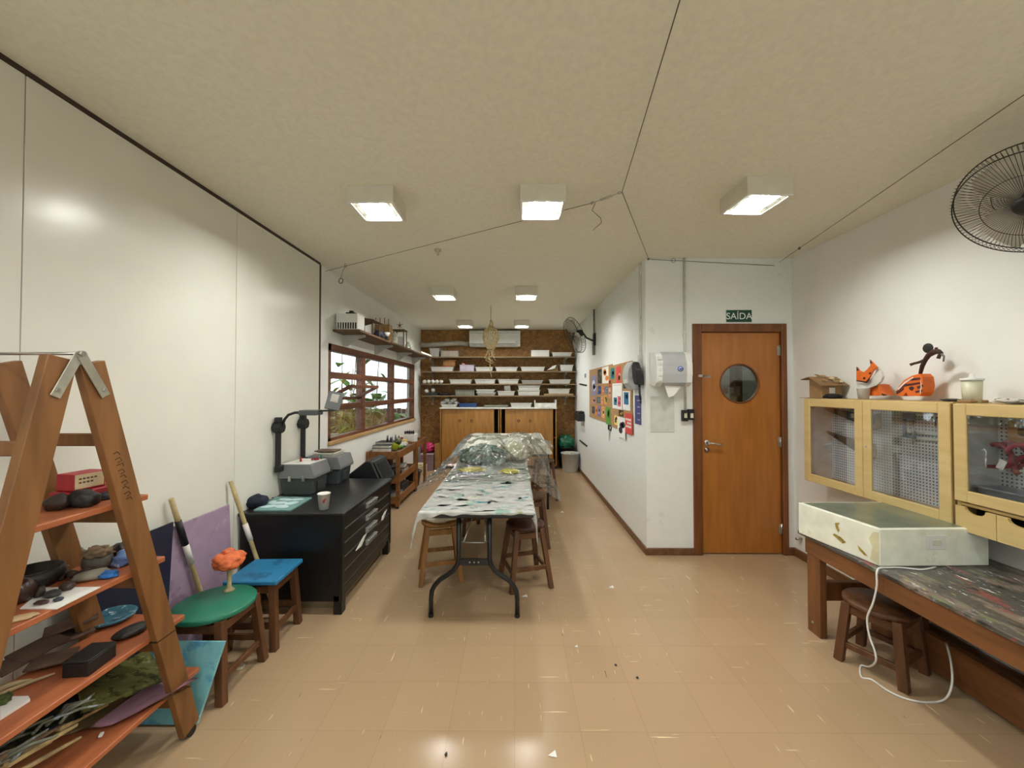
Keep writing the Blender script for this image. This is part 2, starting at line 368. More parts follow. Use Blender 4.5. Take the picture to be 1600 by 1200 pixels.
# ------------------------------------------------------------------ window
win = bpy.data.objects.new('window_1', None); COL.objects.link(win); win.location = (XL, (WY0 + WY1) / 2, WZ0); win['w'] = tuple(win.location)
tag(win, 'long dark wooden window of three bays with small panes over the cart', 'window', None, 'structure')
xi, xo = XL - .005, XL - .085
bays = [(WY0, 5.05), (5.05, 6.28), (6.28, WY1)]; rails = [1.365, 1.715]
f = MB().bb((xo, WY0, WZ1 - .075), (xi, WY1, WZ1)).bb((xo, WY0, WZ0), (xi, WY1, WZ0 + .045))
for y in (WY0, WY1 - .075): f.bb((xo, y, WZ0), (xi, y + .075, WZ1))
f.build('window_frame', WINW, win)
for y in (5.05, 6.28): MB().bb((xo, y - .055, WZ0 + .045), (xi, y + .055, WZ1 - .075)).build('mullion', WINW, win)
for z in rails: MB().bb((xo + .01, WY0 + .075, z - .035), (xi - .004, WY1 - .075, z + .035)).build('glazing_rail', WINW, win)
GL = glass('window_glass', (.95, .98, .97), .05)
for bi, (a, b) in enumerate(bays):
    a2 = a + (.075 if bi == 0 else .055); b2 = b - (.075 if bi == 2 else .055)
    for zi, (z0, z1) in enumerate(((WZ0 + .045, rails[0] - .035), (rails[0] + .035, rails[1] - .035), (rails[1] + .035, WZ1 - .075))):
        if bi == 0 and zi == 1: continue
        MB().bb((XL - .05, a2, z0), (XL - .046, b2, z1), 0).build('window_pane', GL, win)
# the open pivot sash
def sp(y, s, t):  # s along the tilted depth, t thickness
    a = math.atan2(.14, .26); return Vector((-1.885 + math.cos(a) * s - math.sin(a) * t, y, 1.525 + math.sin(a) * s + math.cos(a) * t))
sm = MB()
for s in (-.145, .145): sm.beam(sp(4.15, s, 0), sp(4.99, s, 0), .035, .035)
for y in (4.165, 4.975): sm.beam(sp(y, -.145, 0), sp(y, .145, 0), .035, .035)
sash = sm.build('pivot_sash', WINW, win)
g = MB().grid(lambda u, v: sp(4.17 + .8 * u, -.135 + .27 * v, 0), 1, 1, False); g.build('sash_pane', GL, sash)
w2 = bpy.data.objects.new('added_window', None); COL.objects.link(w2); w2.location = (.35, YR, .7); w2['w'] = tuple(w2.location)  # window added out of view to bring daylight onto the ceiling
tag(w2, 'added unseen wide wooden window in the wall behind the viewer', 'window', None, 'structure')
f = MB().bb((-1.6, YR - .08, .7), (2.3, YR - .02, .76)).bb((-1.6, YR - .08, 2.29), (2.3, YR - .02, 2.35))
for x in (-1.6, -.32, .97, 2.24): f.bb((x, YR - .08, .76), (x + .06, YR - .02, 2.29))
f.build('window_frame', WINW, w2)
for x in (-1.54, -.26, 1.03): MB().bb((x, YR - .052, .76), (x + 1.22, YR - .048, 2.29), 0).build('window_pane', GL, w2)
struct(MB().bb((XL - .005, WY0 - .0, WZ0 - .03), (XL + .022, WY1, WZ0 + .012), .004), 'trim_3', wood('sill_wood', '#c9a777', '#b08a58', 'y', .5), 'pale wooden window sill', 'sill')

# ------------------------------------------------------------------ outside
struct(MB().bb((-9, 1, -.4), (-2.1, 16, -.3), 0), 'ground', spotted('garden_soil', '#6a6350', ['#7d8a4a', ('#9aa05e', 14, .55)], scale=5, rough=.9), 'garden ground outside the window', 'ground')
struct(MB().bb((-3.0, 3.6, 2.32), (-2.1, 9.2, 2.42), 0), 'roof', mat('eave_paint', '#d6d2c8', .8), 'pale roof eave outside the window', 'roof')
fn = thing('garden_fence', 'dark wooden board fence across the garden outside the window', 'fence', (-3.6, 10.6, -.3))
fb = MB()
for k in range(34): fb.bb((-6.2 + k * .125, 10.6, -.3), (-6.2 + k * .125 + .115, 10.63, 1.06 + .03 * math.sin(k * 3)), .002)
fb.build('fence_boards', wood('fence_wood', '#5b3c30', '#38241d', 'z', .7), fn)
for z in (.1, .8): MB().bb((-6.2, 10.63, z), (-1.95, 10.68, z + .08)).build('fence_rail', MATS['fence_wood'], fn)
LEAF = [mat('leaf_yellow', '#a8a04a', .5, var=.2, scale=5), mat('leaf_green', '#5f8a34', .45, var=.25, scale=5), mat('leaf_pale', '#8f9a55', .5, var=.2, scale=5)]
STEMM = mat('cane_stem', '#a89a58', .5, var=.25, scale=6, col2='#6f7436')
def leafb(mb, p, dirv, L, W, droop):
    d = Vector(dirv).normalized(); sd = d.cross(Vector((0, 0, 1))); sd = sd.normalized() if sd.length > .05 else Vector((1, 0, 0))
    prev = None; n = 5
    for i in range(n + 1):
        t = i / n; c = Vector(p) + d * (L * t) - Vector((0, 0, droop * t * t)); c.x = min(c.x, -2.24); c.z = min(c.z, 2.26); w = W * math.sin(PI * min(.98, t * .9 + .06)) * .5
        a, b = mb.bm.verts.new(c + sd * w + Vector((0, 0, .18 * w))), mb.bm.verts.new(c - sd * w + Vector((0, 0, .18 * w))); m_ = mb.bm.verts.new(c)
        if prev:
            for q in ((prev[0], a, m_, prev[2]), (prev[2], m_, b, prev[1])):
                fc = mb.bm.faces.new(q); fc.smooth = True
        prev = (a, b, m_)
def plant(x, y, hgt, ns, lab, spread, lw, li, nl):
    t = thing('garden_plant', lab, 'plant', (x, y, -.3), group='plants outside the window')
    s, l = MB(), MB()
    for k in range(ns):
        a = random.uniform(0, 2 * PI); r0 = random.uniform(0, spread * .5); hh = hgt * random.uniform(.55, 1.0)
        p0 = Vector((x + r0 * math.cos(a), y + r0 * math.sin(a), -.3)); p1 = p0 + Vector((math.cos(a) * spread * random.uniform(.1, .6), math.sin(a) * spread * random.uniform(.1, .6), hh))
        p0.x = min(p0.x, -2.2); p1.x = min(p1.x, -2.2); p1.z = min(p1.z, 2.27); mid = (p0 + p1) / 2 + Vector((random.uniform(-.05, .05), random.uniform(-.05, .05), 0)); s.tube([p0, mid, p1], [.016, .012, .005], 6)
        for j in range(nl):
            q = p0.lerp(p1, random.uniform(.35, 1)); b = random.uniform(0, 2 * PI)
            leafb(l, q, (math.cos(b), math.sin(b), random.uniform(-.1, .9)), random.uniform(.25, .5) * (1 + lw), lw * random.uniform(.7, 1.2), random.uniform(.05, .25))
    s.build('stems', STEMM, t); l.build('leaves', LEAF[li], t)
plant(-2.85, 5.9, 2.0, 34, 'yellow cane plant massed behind the first window bay', .9, .06, 0, 7)
plant(-3.15, 6.9, 2.5, 26, 'tall thin yellow green canes behind the first mullion', .9, .06, 2, 6)
plant(-2.5, 5.3, 1.6, 22, 'short reedy clump just outside the first window bay', .5, .04, 0, 6)
plant(-2.75, 6.3, 2.75, 16, 'tall green plant with broad leaves rising in the first bay', .8, .12, 1, 8)
plant(-2.72, 8.2, 2.1, 5, 'broad leaved plant in the middle window bay', .5, .2, 1, 6)
plant(-2.95, 9.2, 1.25, 12, 'low yellow green bush in the middle window bay', .6, .08, 2, 6)
plant(-2.5, 9.3, 1.5, 6, 'small dark leaved plant seen in the far window bay', .5, .07, 1, 6)
# corridor seen through the porthole
struct(MB().bb((1.37, 6.2, 0), (5.0, 6.3, 2.9), 0).bb((4.9, 3.84, 0), (5.0, 6.2, 2.9), 0).bb((1.37, 3.84, 2.9), (5.0, 5.75, 3.0), 0).bb((2.75, 3.72, 0), (5, 3.84, 2.9), 0), 'wall_corridor', mat('corridor_wall', '#aab0a4', .8), 'grey green corridor wall beyond the door', 'wall')  # includes an unseen part roof added to dim the corridor, gap left for daylight
struct(MB().bb((2.645, 4.7, 0), (2.735, 4.82, 2.9), .004), 'pillar', DARKTRIM, 'dark post standing beyond the door porthole', 'pillar')
EXPO, WORLD, LAMP = -.12, 3.4, 420.0
# ------------------------------------------------------------------ ceiling lights
LAMPM = mat('lamp_tube', '#fbfaf4', .4, var=0, emit=LAMP)
HOUS = mat('fixture_paint', '#d8d4c2', .5, var=.02)
REFL = mat('fixture_reflector', '#dfe3e4', .25, .6, .02)
LS = .28
def make_light():
    t = thing('ceiling_light', 'x', 'ceiling light', (0, 0, CH), 0, 'square ceiling lights', world=False)
    b = MB(); h = .1; s = LS / 2; e = .006
    b.bb((-s, -s, -h), (s, -s + e, 0), .001).bb((-s, s - e, -h), (s, s, 0), .001).bb((-s, -s + e, -h), (-s + e, s - e, 0), .001).bb((s - e, -s + e, -h), (s, s - e, 0), .001).bb((-s + e, -s + e, -.012), (s - e, s - e, 0), 0)
    b.build('housing', HOUS, t)
    r = MB(); r.bb((-s, -s, -h - .006), (s, -s + .016, -h), .001).bb((-s, s - .016, -h - .006), (s, s, -h), .001).bb((-s, -s + .016, -h - .006), (-s + .016, s - .016, -h), .001).bb((s - .016, -s + .016, -h - .006), (s, s - .016, -h), .001)
    r.build('rim', WHITEP, t)
    p = MB().bb((-s + .01, -s + .01, -.018), (s - .01, s - .01, -.014), 0)
    for x in (-.09, 0, .09): p.bb((x - .001, -s + .018, -h + .004), (x + .001, s - .018, -.055), 0) if x else None
    for y in (-.06, .06): p.bb((-s + .018, y - .001, -h + .004), (s - .018, y + .001, -.06), 0)
    p.build('reflector', REFL, t)
    for x in (-.037, .037): MB().cyl((x, -s + .03, -.066), (x, s - .03, -.066), .014, seg=12).build('lamp_tube', LAMPM, t)
    return t
L0 = make_light()
spots = [((-.885, 2.51), 'leftmost of the three large ceiling lights in the nearest row'), ((.175, 2.50), 'middle of the three large ceiling lights in the nearest row'), ((1.50, 2.43), 'ceiling light on the right between the door and the viewer'),
         ((-.875, 4.85), 'left ceiling light of the middle pair over the long table'), ((.145, 4.85), 'right ceiling light of the middle pair over the long table'),
         ((-.90, 7.08), 'left ceiling light of the far pair by the chipboard wall'), ((.13, 7.08), 'right ceiling light of the far pair by the chipboard wall'),
         ((-.885, .15), 'added unseen ceiling light above the ladder shelf side, out over the viewer'), ((.175, .15), 'added unseen ceiling light straight above the viewer'), ((1.50, .15), 'added unseen ceiling light above the workbench side over the viewer')]  # this last row is added out of view to brighten the ceiling
for i, (p, lab) in enumerate(spots):
    o = L0 if i == 0 else dup(L0, (p[0], p[1], CH), 0, lab)
    o.location = (p[0], p[1], CH); o['label'] = lab
    if i == 2: o.rotation_euler.z = .06
# smoke-detector-like ceiling rose with hook
pz = CH - .04
def cable(name, px, lab, r=.0022, z=pz, extra=None, ext=False):
    pts = [atZ(x, y, z) for x, y in px]; m = MB()
    if ext: pts[-1] = pts[-2] + (pts[-1] - pts[-2]) * ((YR + .02 - pts[-2].y) / (pts[-1].y - pts[-2].y))   # on to its anchor on the rear wall
    for a, b in zip(pts, pts[1:]): m.cyl(a, b, r, seg=6)
    if extra: extra(m, pts)
    return one(m, name, WIREM, lab, 'cable', 'steel cables under the ceiling')
J = (972, 300)
def clip(at, n=6):
    def f(m, pts):
        for i in at:
            m.blob(pts[i], (.012, .012, .012), 0, sub=1)
    return f
cable('steel_cable', [J, (1066, -12)], 'thin steel cable running from the joint towards the viewer', ext=True)
cable('steel_cable', [J, (1013, 404)], 'short steel cable from the joint to the pillar corner')
ca, cb_ = atY(1013, 405, YD - .012), atY(1210, 415, YD - .012); ca.z = min(ca.z, CH - .008)
one(MB().cyl(ca, cb_, .0025, seg=6).blob(ca, (.012, .012, .012), 0, sub=1).ring(ca.lerp(cb_, .2), .02, .002, (0, 1, 0), 12, 4), 'steel_cable', WIREM, 'steel cable running along the top of the door wall', 'cable', 'steel cables under the ceiling')
cable('steel_cable', [(1210, 415), (1249, 388), (1612, 140)], 'steel cable running above the right wall and its glass cabinets', extra=clip([1]), ext=True)
a_, b_ = atZ(926, 317, pz), atZ(503, 424, pz); b_.x = max(b_.x, XL + .01)
one(MB().cyl(a_, b_, .0022, seg=6), 'steel_cable', WIREM, 'long steel cable stretched from the joint to the window wall', 'cable', 'steel cables under the ceiling')
# turnbuckle + joint ring
tb = thing('turnbuckle', 'steel turnbuckle joining the ceiling cables', 'turnbuckle', tuple(atZ(945, 308, pz)))
p0, p1 = atZ(926, 317, pz), atZ(966, 302, pz); dv = (p1 - p0).normalized(); sd = dv.cross(Vector((0, 0, 1)))
m = MB(); q0, q1 = p0.lerp(p1, .3), p0.lerp(p1, .75)
m.tube([q0 + sd * .008, q1 + sd * .008], .0035, 6).tube([q0 - sd * .008, q1 - sd * .008], .0035, 6); m.build('frame', METAL, tb)
MB().cyl(p0, q0, .003, seg=6).ring(p0 - dv * .004, .009, .003, sd, 12, 5).build('eye_bolt', METAL, tb)
MB().cyl(q1, p1, .003, seg=6).ring(p1 + dv * .008, .012, .003, (0, 0, 1), 14, 5).build('eye_bolt', METAL, tb)
pts = [atZ(930, 317, pz)] ; b0 = pts[0]
one(MB().tube([b0, b0 + Vector((-.02, 0, -.05)), b0 + Vector((.035, 0, -.10)), b0 + Vector((.04, 0, -.13)), b0 + Vector((0, 0, -.165)), b0 + Vector((-.015, 0, -.18))], .0022, 6), 'loose_wire', WIREM, 'loose curled wire end dangling from the turnbuckle', 'wire')
c0 = atZ(540, 415, pz)
rg = thing('hanging_ring', 'small metal ring dangling on a wire from the long cable by the window wall', 'ring', tuple(c0 - Vector((0, 0, .13))))
MB().tube([c0, c0 - Vector((.03, 0, .06)), c0 - Vector((.045, 0, .12))], .002, 6).ring(c0, .02, .002, (1, 0, 0), 12, 4).build('wire', WIREM, rg)
MB().ring(c0 - Vector((.045, 0, .15)), .024, .004, (.3, 1, 0), 18, 6).build('ring', WIREM, rg)
rs = atZ(684, 390, CH)
one(MB().lathe([(0, 0), (.03, 0), (.028, -.012), (.012, -.016), (.01, -.05), (0, -.05)], rs, 18), 'ceiling_hook', mat('rose', '#b8ab90', .6), 'small round ceiling hook holding the long cable', 'hook', base=rs)

# ------------------------------------------------------------------ fans
def fan(name, lab, c, nrm, R, mount, depth, nrad, arm_pts, rings):
    """wall fan: c hub centre of the cage, nrm facing direction"""
    c = Vector(c); q = Vector((0, 0, 1)).rotation_difference(Vector(nrm).normalized()); P = lambda x, y, z: c + q @ Vector((x, y, z))
    t = thing(name, lab, 'fan', tuple(mount), group='wall fans')
    cg = MB(); nv = Vector(nrm)
    for z, rr, th in rings: cg.ring(P(0, 0, z), rr, th, nv, 64, 5)
    for k in range(nrad):
        a = 2 * PI * k / nrad; ca, sa = math.cos(a), math.sin(a); w = .06
        cb, sb = math.cos(a + w), math.sin(a + w)
        prof = [(R * .16, depth * .62), (R * .55, depth * .60), (R * .86, depth * .45), (R, depth * .1), (R * .97, -depth * .25), (R * .75, -depth * .5), (R * .2, -depth * .6)]
        cg.tube([P((ca + (cb - ca) * i) * r, (sa + (sb - sa) * i) * r, z) for i, (r, z) in enumerate(prof)], .0011 if nrad > 40 else .0016, 4, caps=False)
    cg.build('cage', mat('cage_wire', '#2e2a22', .5, .3), t)
    MB().lathe([(0, depth * .70), (R * .1, depth * .69), (R * .17, depth * .63), (R * .17, depth * .57), (0, depth * .57)], c, 24, nv).build('hub_cap', BLACKP, t)
    for k in range(3):
        a0 = 2 * PI * k / 3 + .4
        def bl(u, v, a0=a0):
            r = R * (.16 + .70 * u); a = a0 + (v - .5) * (.75 + .5 * math.sin(PI * u)) ; return P(r * math.cos(a), r * math.sin(a), (v - .5) * .07)
        MB().sheet(bl, 8, 6, .002).build('blade', mat('fan_blade', '#eae6da', .4) , t)
    MB().lathe([(0, -depth * 1.6), (.04, -depth * 1.55), (.055, -depth * 1.4), (.055, -depth * .62), (.03, -depth * .5), (.018, depth * .55), (0, depth * .55)], c, 20, nv).build('motor', BLACKP, t)
    MB().tube(arm_pts, .014, 10).build('arm', BLACKM, t)
    return t
fc = atY(1614, 311, 1.80)
nrm = (-.80, -.17, -.70); back = fc - Vector(nrm).normalized() * .13
mw = (XR - .02, back.y + .12, back.z - .08)
f1 = fan('wall_fan', 'large black wire wall fan tilted down above the glass cabinets', fc, nrm, .27, (XR, mw[1], mw[2]), .09, 96, [back, back + Vector((.08, .03, .0)), Vector(mw)], [(.04, .252, .0028), (-.015, .268, .003), (.054, .15, .0016), (-.052, .15, .0016)])
MB().bb((XR - .025, mw[1] - .04, mw[2] - .09), (XR, mw[1] + .04, mw[2] + .09), .004).build('wall_bracket', BLACKP, f1)
fc = atY(898, 524, 5.95); nrm = (-.90, -.22, -.38); back = fc - Vector(nrm).normalized() * .15
mp_ = atX(930, 533, XA)
f2 = fan('wall_fan', 'black wall fan on the far pin board wall beside the chipboard wall', fc, nrm, .285, (XA, mp_.y, mp_.z), .085, 34, [back + Vector((0, 0, -.02)), back + Vector((.05, 0, -.09)), Vector((XA - .02, mp_.y, mp_.z))], [(.04, .265, .004), (-.015, .285, .004)])
MB().bb((XA - .03, mp_.y - .05, mp_.z - .07), (XA, mp_.y + .05, mp_.z + .12), .004).build('wall_bracket', BLACKP, f2)
# conduits
DGREY = mat('grey_conduit', '#8d8f84', .5); LGREY = mat('pale_conduit', '#d3d2c8', .5)
cp = atX(929.5, 500, XA)
one(MB().cyl((XA - .015, cp.y, 2.12), (XA - .015, cp.y, CH), .013, seg=10).box((XA - .02, cp.y, 2.2), (.04, .05, .2)), 'conduit', DGREY, 'grey metal conduit rising from the far wall fan to the ceiling', 'conduit')
cp = atX(1002, 470, XA)
one(MB().bb((XA - .018, cp.y - .02, 1.86), (XA, cp.y + .02, CH), .002).bb((XA - .03, cp.y - .03, 1.72), (XA, cp.y + .03, 1.9), .003), 'cable_duct', LGREY, 'pale flat cable duct down the pin board wall near the corner', 'conduit')
cp = atY(1069, 500, YD)
one(MB().cyl((cp.x, YD - .012, 1.36), (cp.x, YD - .012, CH), .011, seg=10).bb((cp.x - .016, YD - .02, 2.05), (cp.x + .016, YD, 2.09)), 'conduit', LGREY, 'pale round conduit on the pillar left of the door', 'conduit')
ob = thing('switch_box', 'black twin switch box on the pillar left of the door', 'switch', (1.625, YD, 1.27))
MB().bb((1.578, YD - .045, 1.26), (1.63, YD, 1.365), .004).bb((1.634, YD - .045, 1.272), (1.69, YD, 1.372), .004).build('box', BLACKP, ob)
for x in (1.604, 1.662): MB().bb((x - .013, YD - .05, 1.292), (x + .013, YD - .044, 1.335), .001).build('switch_rocker', mat('rocker', '#d8d6b4', .4), ob)
# painted cover square and paper towel dispenser on the pillar
pa, pb = atY(1016, 675, YD), atY(1053, 622, YD)
one(MB().bb((pa.x, YD - .006, pa.z), (pb.x, YD, pb.z + .02), .002), 'cover_plate', spotted('painted_cover', '#d3d6d0', [('#b4b6ae', 9, .62)], rough=.6), 'square painted cover plate under the paper towel dispenser', 'cover plate')
dp = thing('towel_dispenser', 'grey white paper towel dispenser on the pillar left of the door', 'paper dispenser', (1.45, YD, 1.60))
yA = YD - .19
def prof(x0, x1, pts): return [(x0, y, z) for y, z in pts], (x1 - x0, 0, 0)
cs = [(YD, 1.60), (YD - .12, 1.585), (YD - .175, 1.62), (YD - .19, 1.70), (YD - .185, 1.80), (YD - .155, 1.875), (YD - .11, 1.905), (YD, 1.91)]
for a, b in ((1.285, 1.345), (1.56, 1.61)):
    p, v = prof(a, b, cs); MB().prism(p, v, .004).build('side_cheek', WHITEP, dp)
cs2 = [(y + .006 if y < YD else y, z) for y, z in cs]; p, v = prof(1.345, 1.56, cs2)
MB().prism(p, v).build('front_cover', mat('smoky_cover', '#b9bbbd', .25, var=.03), dp)
for z in (1.635, 1.68, 1.73, 1.78, 1.83): MB().bb((1.297, YD - .193, z), (1.333, YD - .17, z + .03), .003).build('rib', WHITEP, dp)
MB().lathe([(0, 0), (.026, 0), (.026, .003), (0, .003)], (1.50, YD - .184, 1.745), 20, (0, -1, 0), sx=1, sy=.9).build('logo_ring', mat('logo_blue', '#2d4fa0', .4), dp)
MB().lathe([(0, 0), (.018, 0), (.018, .004), (0, .004)], (1.50, YD - .184, 1.745), 20, (0, -1, 0)).build('logo_centre', mat('logo_pale', '#b9c4de', .4), dp)
MB().bb((1.488, YD - .1895, 1.738), (1.512, YD - .187, 1.75), 0).build('logo_mark', MATS['logo_blue'], dp)
one(MB().prism([(1.375, YD - .13, 1.60), (1.535, YD - .12, 1.60), (1.50, YD - .125, 1.55), (1.455, YD - .135, 1.50), (1.41, YD - .135, 1.485)], (0, .003, 0)), 'paper_towel', PAPER, 'white paper towel sheet hanging out of the dispenser', 'paper')
# grey dispenser and black brush on the pin board wall
e0 = atX(984, 640, XA)
sd_ = thing('soap_dispenser', 'grey white dispenser box on the pin board wall near the corner', 'dispenser', (XA, 3.98, 1.56))
def curve_box(y0, y1, z0, z1, d, n=8):
    pts = [(XA, y0, z0)] + [(XA - d * math.sin(PI * (.12 + .76 * k / n)) ** .5, y0, z0 + (z1 - z0) * k / n) for k in range(n + 1)] + [(XA, y0, z1)]
    return pts, (0, y1 - y0, 0)
p, v = curve_box(3.90, 4.10, 1.56, 1.84, .12); MB().prism(p, v, .004).build('shell', mat('disp_grey', '#c4c7c8', .4), sd_)
MB().bb((XA - .127, 3.93, 1.62), (XA - .11, 4.05, 1.66), .002).build('lever', WHITEP, sd_)
bk = thing('dustpan', 'black dustpan hanging by its handle on the pin board wall near the corner', 'dustpan', (XA - .04, 3.80, 1.35))
MB().prism([(XA - .012, 3.745, 1.60), (XA - .012, 3.86, 1.61), (XA - .02, 3.89, 1.68), (XA - .03, 3.88, 1.80), (XA - .04, 3.80, 1.83), (XA - .03, 3.74, 1.75)], (-.06, 0, 0), .008).build('pan', BLACKP, bk)
MB().tube([(XA - .04, 3.80, 1.62), (XA - .035, 3.80, 1.52), (XA - .03, 3.79, 1.46)], [.014, .01, .012], 8).ring((XA - .03, 3.79, 1.44), .02, .005, (1, 0, 0), 14, 5).build('handle', BLACKP, bk)
for k in range(6): MB().bb((XA - .075, 3.765 + k * .018, 1.64), (XA - .071, 3.772 + k * .018, 1.78), 0).build('ridge', mat('dark_ridge', '#2c2e30', .4), bk)

# ------------------------------------------------------------------ pin board
CORK = mat('cork_board', '#b08a5c', .85, var=.1, scale=60)
pbd = thing('pin_board', 'long brown cork pin board covered in small coloured prints', 'pin board', (XA, 5.2, 1.08))
for y0, y1, z0, z1 in ((4.13, 4.96, 1.085, 1.865), (4.965, 6.46, 1.115, 1.885)):
    MB().bb((XA - .014, y0, z0), (XA - .001, y1, z1), .002).build('cork_panel', CORK, pbd)
def pm(c): return mat('print_' + c.lstrip('#'), c, .8, var=.05)
PRN = [ # px quad (x0,y0top,x1,y1bot), colour, inner colour, label
 (924, 587, 932, 618, '#8b86a6', '#e2ddea', 'tall lilac grey print at the far end of the pin board'), (934, 577, 940, 599, '#33302c', '#7a746a', 'black print near the top far corner of the pin board'),
 (941, 573, 951, 599, '#efe9dc', '#d9843e', 'white sheet with an orange figure at the top of the pin board'), (954, 575, 960, 592, '#2f7f80', '#173c46', 'teal print near the top middle of the pin board'),
 (963, 572, 970, 600, '#d84b45', '#e9a59a', 'large red print at the top of the pin board'), (951, 594, 955, 605, '#c4613a', '#8a3a20', 'small rust print below the teal one on the pin board'),
 (974, 577, 980, 607, '#2b2d3c', '#8a90a0', 'dark print half hidden by the grey dispenser'), (934, 603, 939, 616, '#2f4f86', '#6d88b4', 'small blue oval print in the second row of the pin board'),
 (940, 602, 944, 616, '#d07a52', '#efb08c', 'small salmon print in the second row of the pin board'), (945, 604, 950, 615, '#6c7078', '#9aa0a6', 'small grey print in the second row of the pin board'),
 (951, 604, 955, 622, '#c98f78', '#e9c3b2', 'pale salmon print beside the white sheet on the pin board'), (925, 621, 931, 631, '#b7877e', '#d8b0a4', 'dusty pink print in the third row of the pin board'),
 (933, 620, 938, 630, '#50606c', '#7f909c', 'slate print in the third row of the pin board'), (939, 619, 943, 633, '#dd8b5a', '#f2b78c', 'orange print in the third row of the pin board'),
 (944, 618, 949, 632, '#d9a04c', '#5f6a3a', 'ochre print in the third row of the pin board'), (925, 635, 929, 646, '#4d5068', '#7a7c94', 'navy grey print in the bottom row of the pin board'),
 (930, 634, 933, 648, '#e08a45', '#f4bf86', 'bright orange strip in the bottom row of the pin board'), (934, 634, 939, 651, '#8a7aa0', '#b6a8c8', 'lilac print in the bottom row of the pin board'),
 (940, 635, 945, 653, '#e2a15e', '#f4cf9c', 'peach print in the bottom row of the pin board'), (947, 636, 954, 663, '#5f9436', '#3f6c22', 'tall green print at the bottom seam of the pin board'),
 (957, 599, 972, 639, '#f0efea', '#f7f7f4', 'large white sheet in the middle of the pin board'), (959, 621, 964, 633, '#3f7f9c', '#28566c', 'small blue print on the large white sheet'), (965, 619, 970, 635, '#d6707a', '#a44450', 'small pink print on the large white sheet'),
 (973, 611, 985, 641, '#f0f0ec', '#f6f6f2', 'white sheet at the near end of the pin board'), (975, 613, 982, 632, '#2f6f9c', '#1d4a70', 'blue print on the near white sheet'),
 (960, 649, 965, 664, '#f2cf63', '#2b2a26', 'small yellow print with black marks low on the pin board'), (967, 641, 974, 650, '#3a3024', '#c9973f', 'small black and ochre print low on the pin board'),
 (965, 652, 977, 684, '#f1f0ec', '#26282a', 'white sheet with black birds hanging below the pin board'), (977, 646, 988, 678, '#d94a44', '#f3ece6', 'red card with white lettering at the near end of the pin board'),
 (992, 618, 1002, 663, '#4a4a7e', '#a9a9cc', 'tall violet card on the wall beside the pin board')]
for i, (x0, y0, x1, y1, c, c2, lab) in enumerate(PRN):
    off = .0175 if c in ('#f0efea', '#f0f0ec', '#f1f0ec') else .0165
    if 'on the large white' in lab or 'on the near white' in lab: off = .0195
    if 'violet' in lab: off = .002
    xx = XA - off
    A = atX(x0, y0, xx); B = atX(x1, y1, xx)
    ya, yb = sorted((A.y, B.y))
    ztop = atX(x1, y0, xx).z; ztop = (A.z + ztop) / 2; zb = (atX(x0, y1, xx).z + B.z) / 2
    lo = thing('art_print', lab, 'print', (xx, (ya + yb) / 2, zb), group='prints on the pin board')
    MB().bb((xx - .0015, ya, zb), (xx, yb, ztop), 0).build('sheet', pm(c), lo)
    ww, hh = yb - ya, ztop - zb; m = MB(); random.seed(i)
    if c in ('#f0efea', '#f0f0ec'): 
        m.bb((xx - .0022, ya + ww * .1, ztop - hh * .08), (xx - .0015, yb - ww * .1, ztop - hh * .05), 0)
        m.build('print_image', pm('#c9c8c2'), lo)
    elif 'lettering' in lab:
        for k in range(3):
            for j in range(4 - k % 2): m.bb((xx - .0022, ya + ww * (.15 + .2 * j), zb + hh * (.3 + .17 * k)), (xx - .0015, ya + ww * (.29 + .2 * j), zb + hh * (.41 + .17 * k)), 0)
        m.build('print_image', pm(c2), lo)
    elif 'violet' in lab:
        for k in range(4): m.bb((xx - .0022, ya + ww * .15, zb + hh * (.15 + .22 * k)), (xx - .0015, yb - ww * .4, zb + hh * (.18 + .22 * k)), 0)
        m.build('print_image', pm(c2), lo)
    else:
        for k in range(3):
            a = random.uniform(.12, .5); b = random.uniform(.12, .6)
            m.prism([(xx - .0022, ya + ww * (a + .32 * math.cos(t) * .8 + .1), zb + hh * (b + .14 + .16 * math.sin(t))) for t in [q * PI / 4 + .3 * k for q in range(8)]], (.0007, 0, 0))
        m.build('print_image', pm(c2), lo)
s0 = atX(951, 668, XA - .02)
scs = thing('scissors', 'black scissors hanging on a nail below the pin board', 'scissors', (XA - .012, s0.y, s0.z - .14))
MB().ring((XA - .012, s0.y - .05, s0.z), .032, .007, (1, .2, 0), 16, 5).ring((XA - .012, s0.y + .05, s0.z), .032, .007, (1, -.2, 0), 16, 5).build('handle', BLACKP, scs)
MB().beam((XA - .010, s0.y - .03, s0.z - .02), (XA - .010, s0.y + .015, s0.z - .18), .02, .003, (1, 0, 0), .004).beam((XA - .014, s0.y + .03, s0.z - .02), (XA - .014, s0.y - .0, s0.z - .18), .02, .003, (1, 0, 0), .004).build('scissor_blade', METAL, scs)
for (ax, ay, bx, by), lab in (((906, 600, 916, 602), 'short black strip stuck high on the far pin board wall'), ((906, 688, 917, 697), 'slanted black strip stuck low on the far pin board wall')):
    A, B = atX(ax, ay, XA - .01), atX(bx, by, XA - .01)
    one(MB().beam(A, B, .02, .022, (0, 0, 1)), 'wall_strip', BLACKP, lab, 'strip', 'black strips on the wall')
A = atX(893, 655, XA); 
one(MB().bb((XA - .13, 6.95, 1.0), (XA, 7.35, 1.14), .01).bb((XA - .11, 7.0, 1.14), (XA, 7.3, 1.17), .005), 'wall_box', BLACKP, 'black box fixed on the wall above the clear plastic bin', 'box')
p = atX(1190, 0, XA)
h = atX(915, 587, XA)
one(MB().bb((XA - .012, h.y - .05, h.z - .035), (XA, h.y + .05, h.z + .035), .002), 'wall_tag', mat('tag_grey', '#8c8f94', .6), 'tiny grey tag on the wall beside the cork pin board', 'tag')

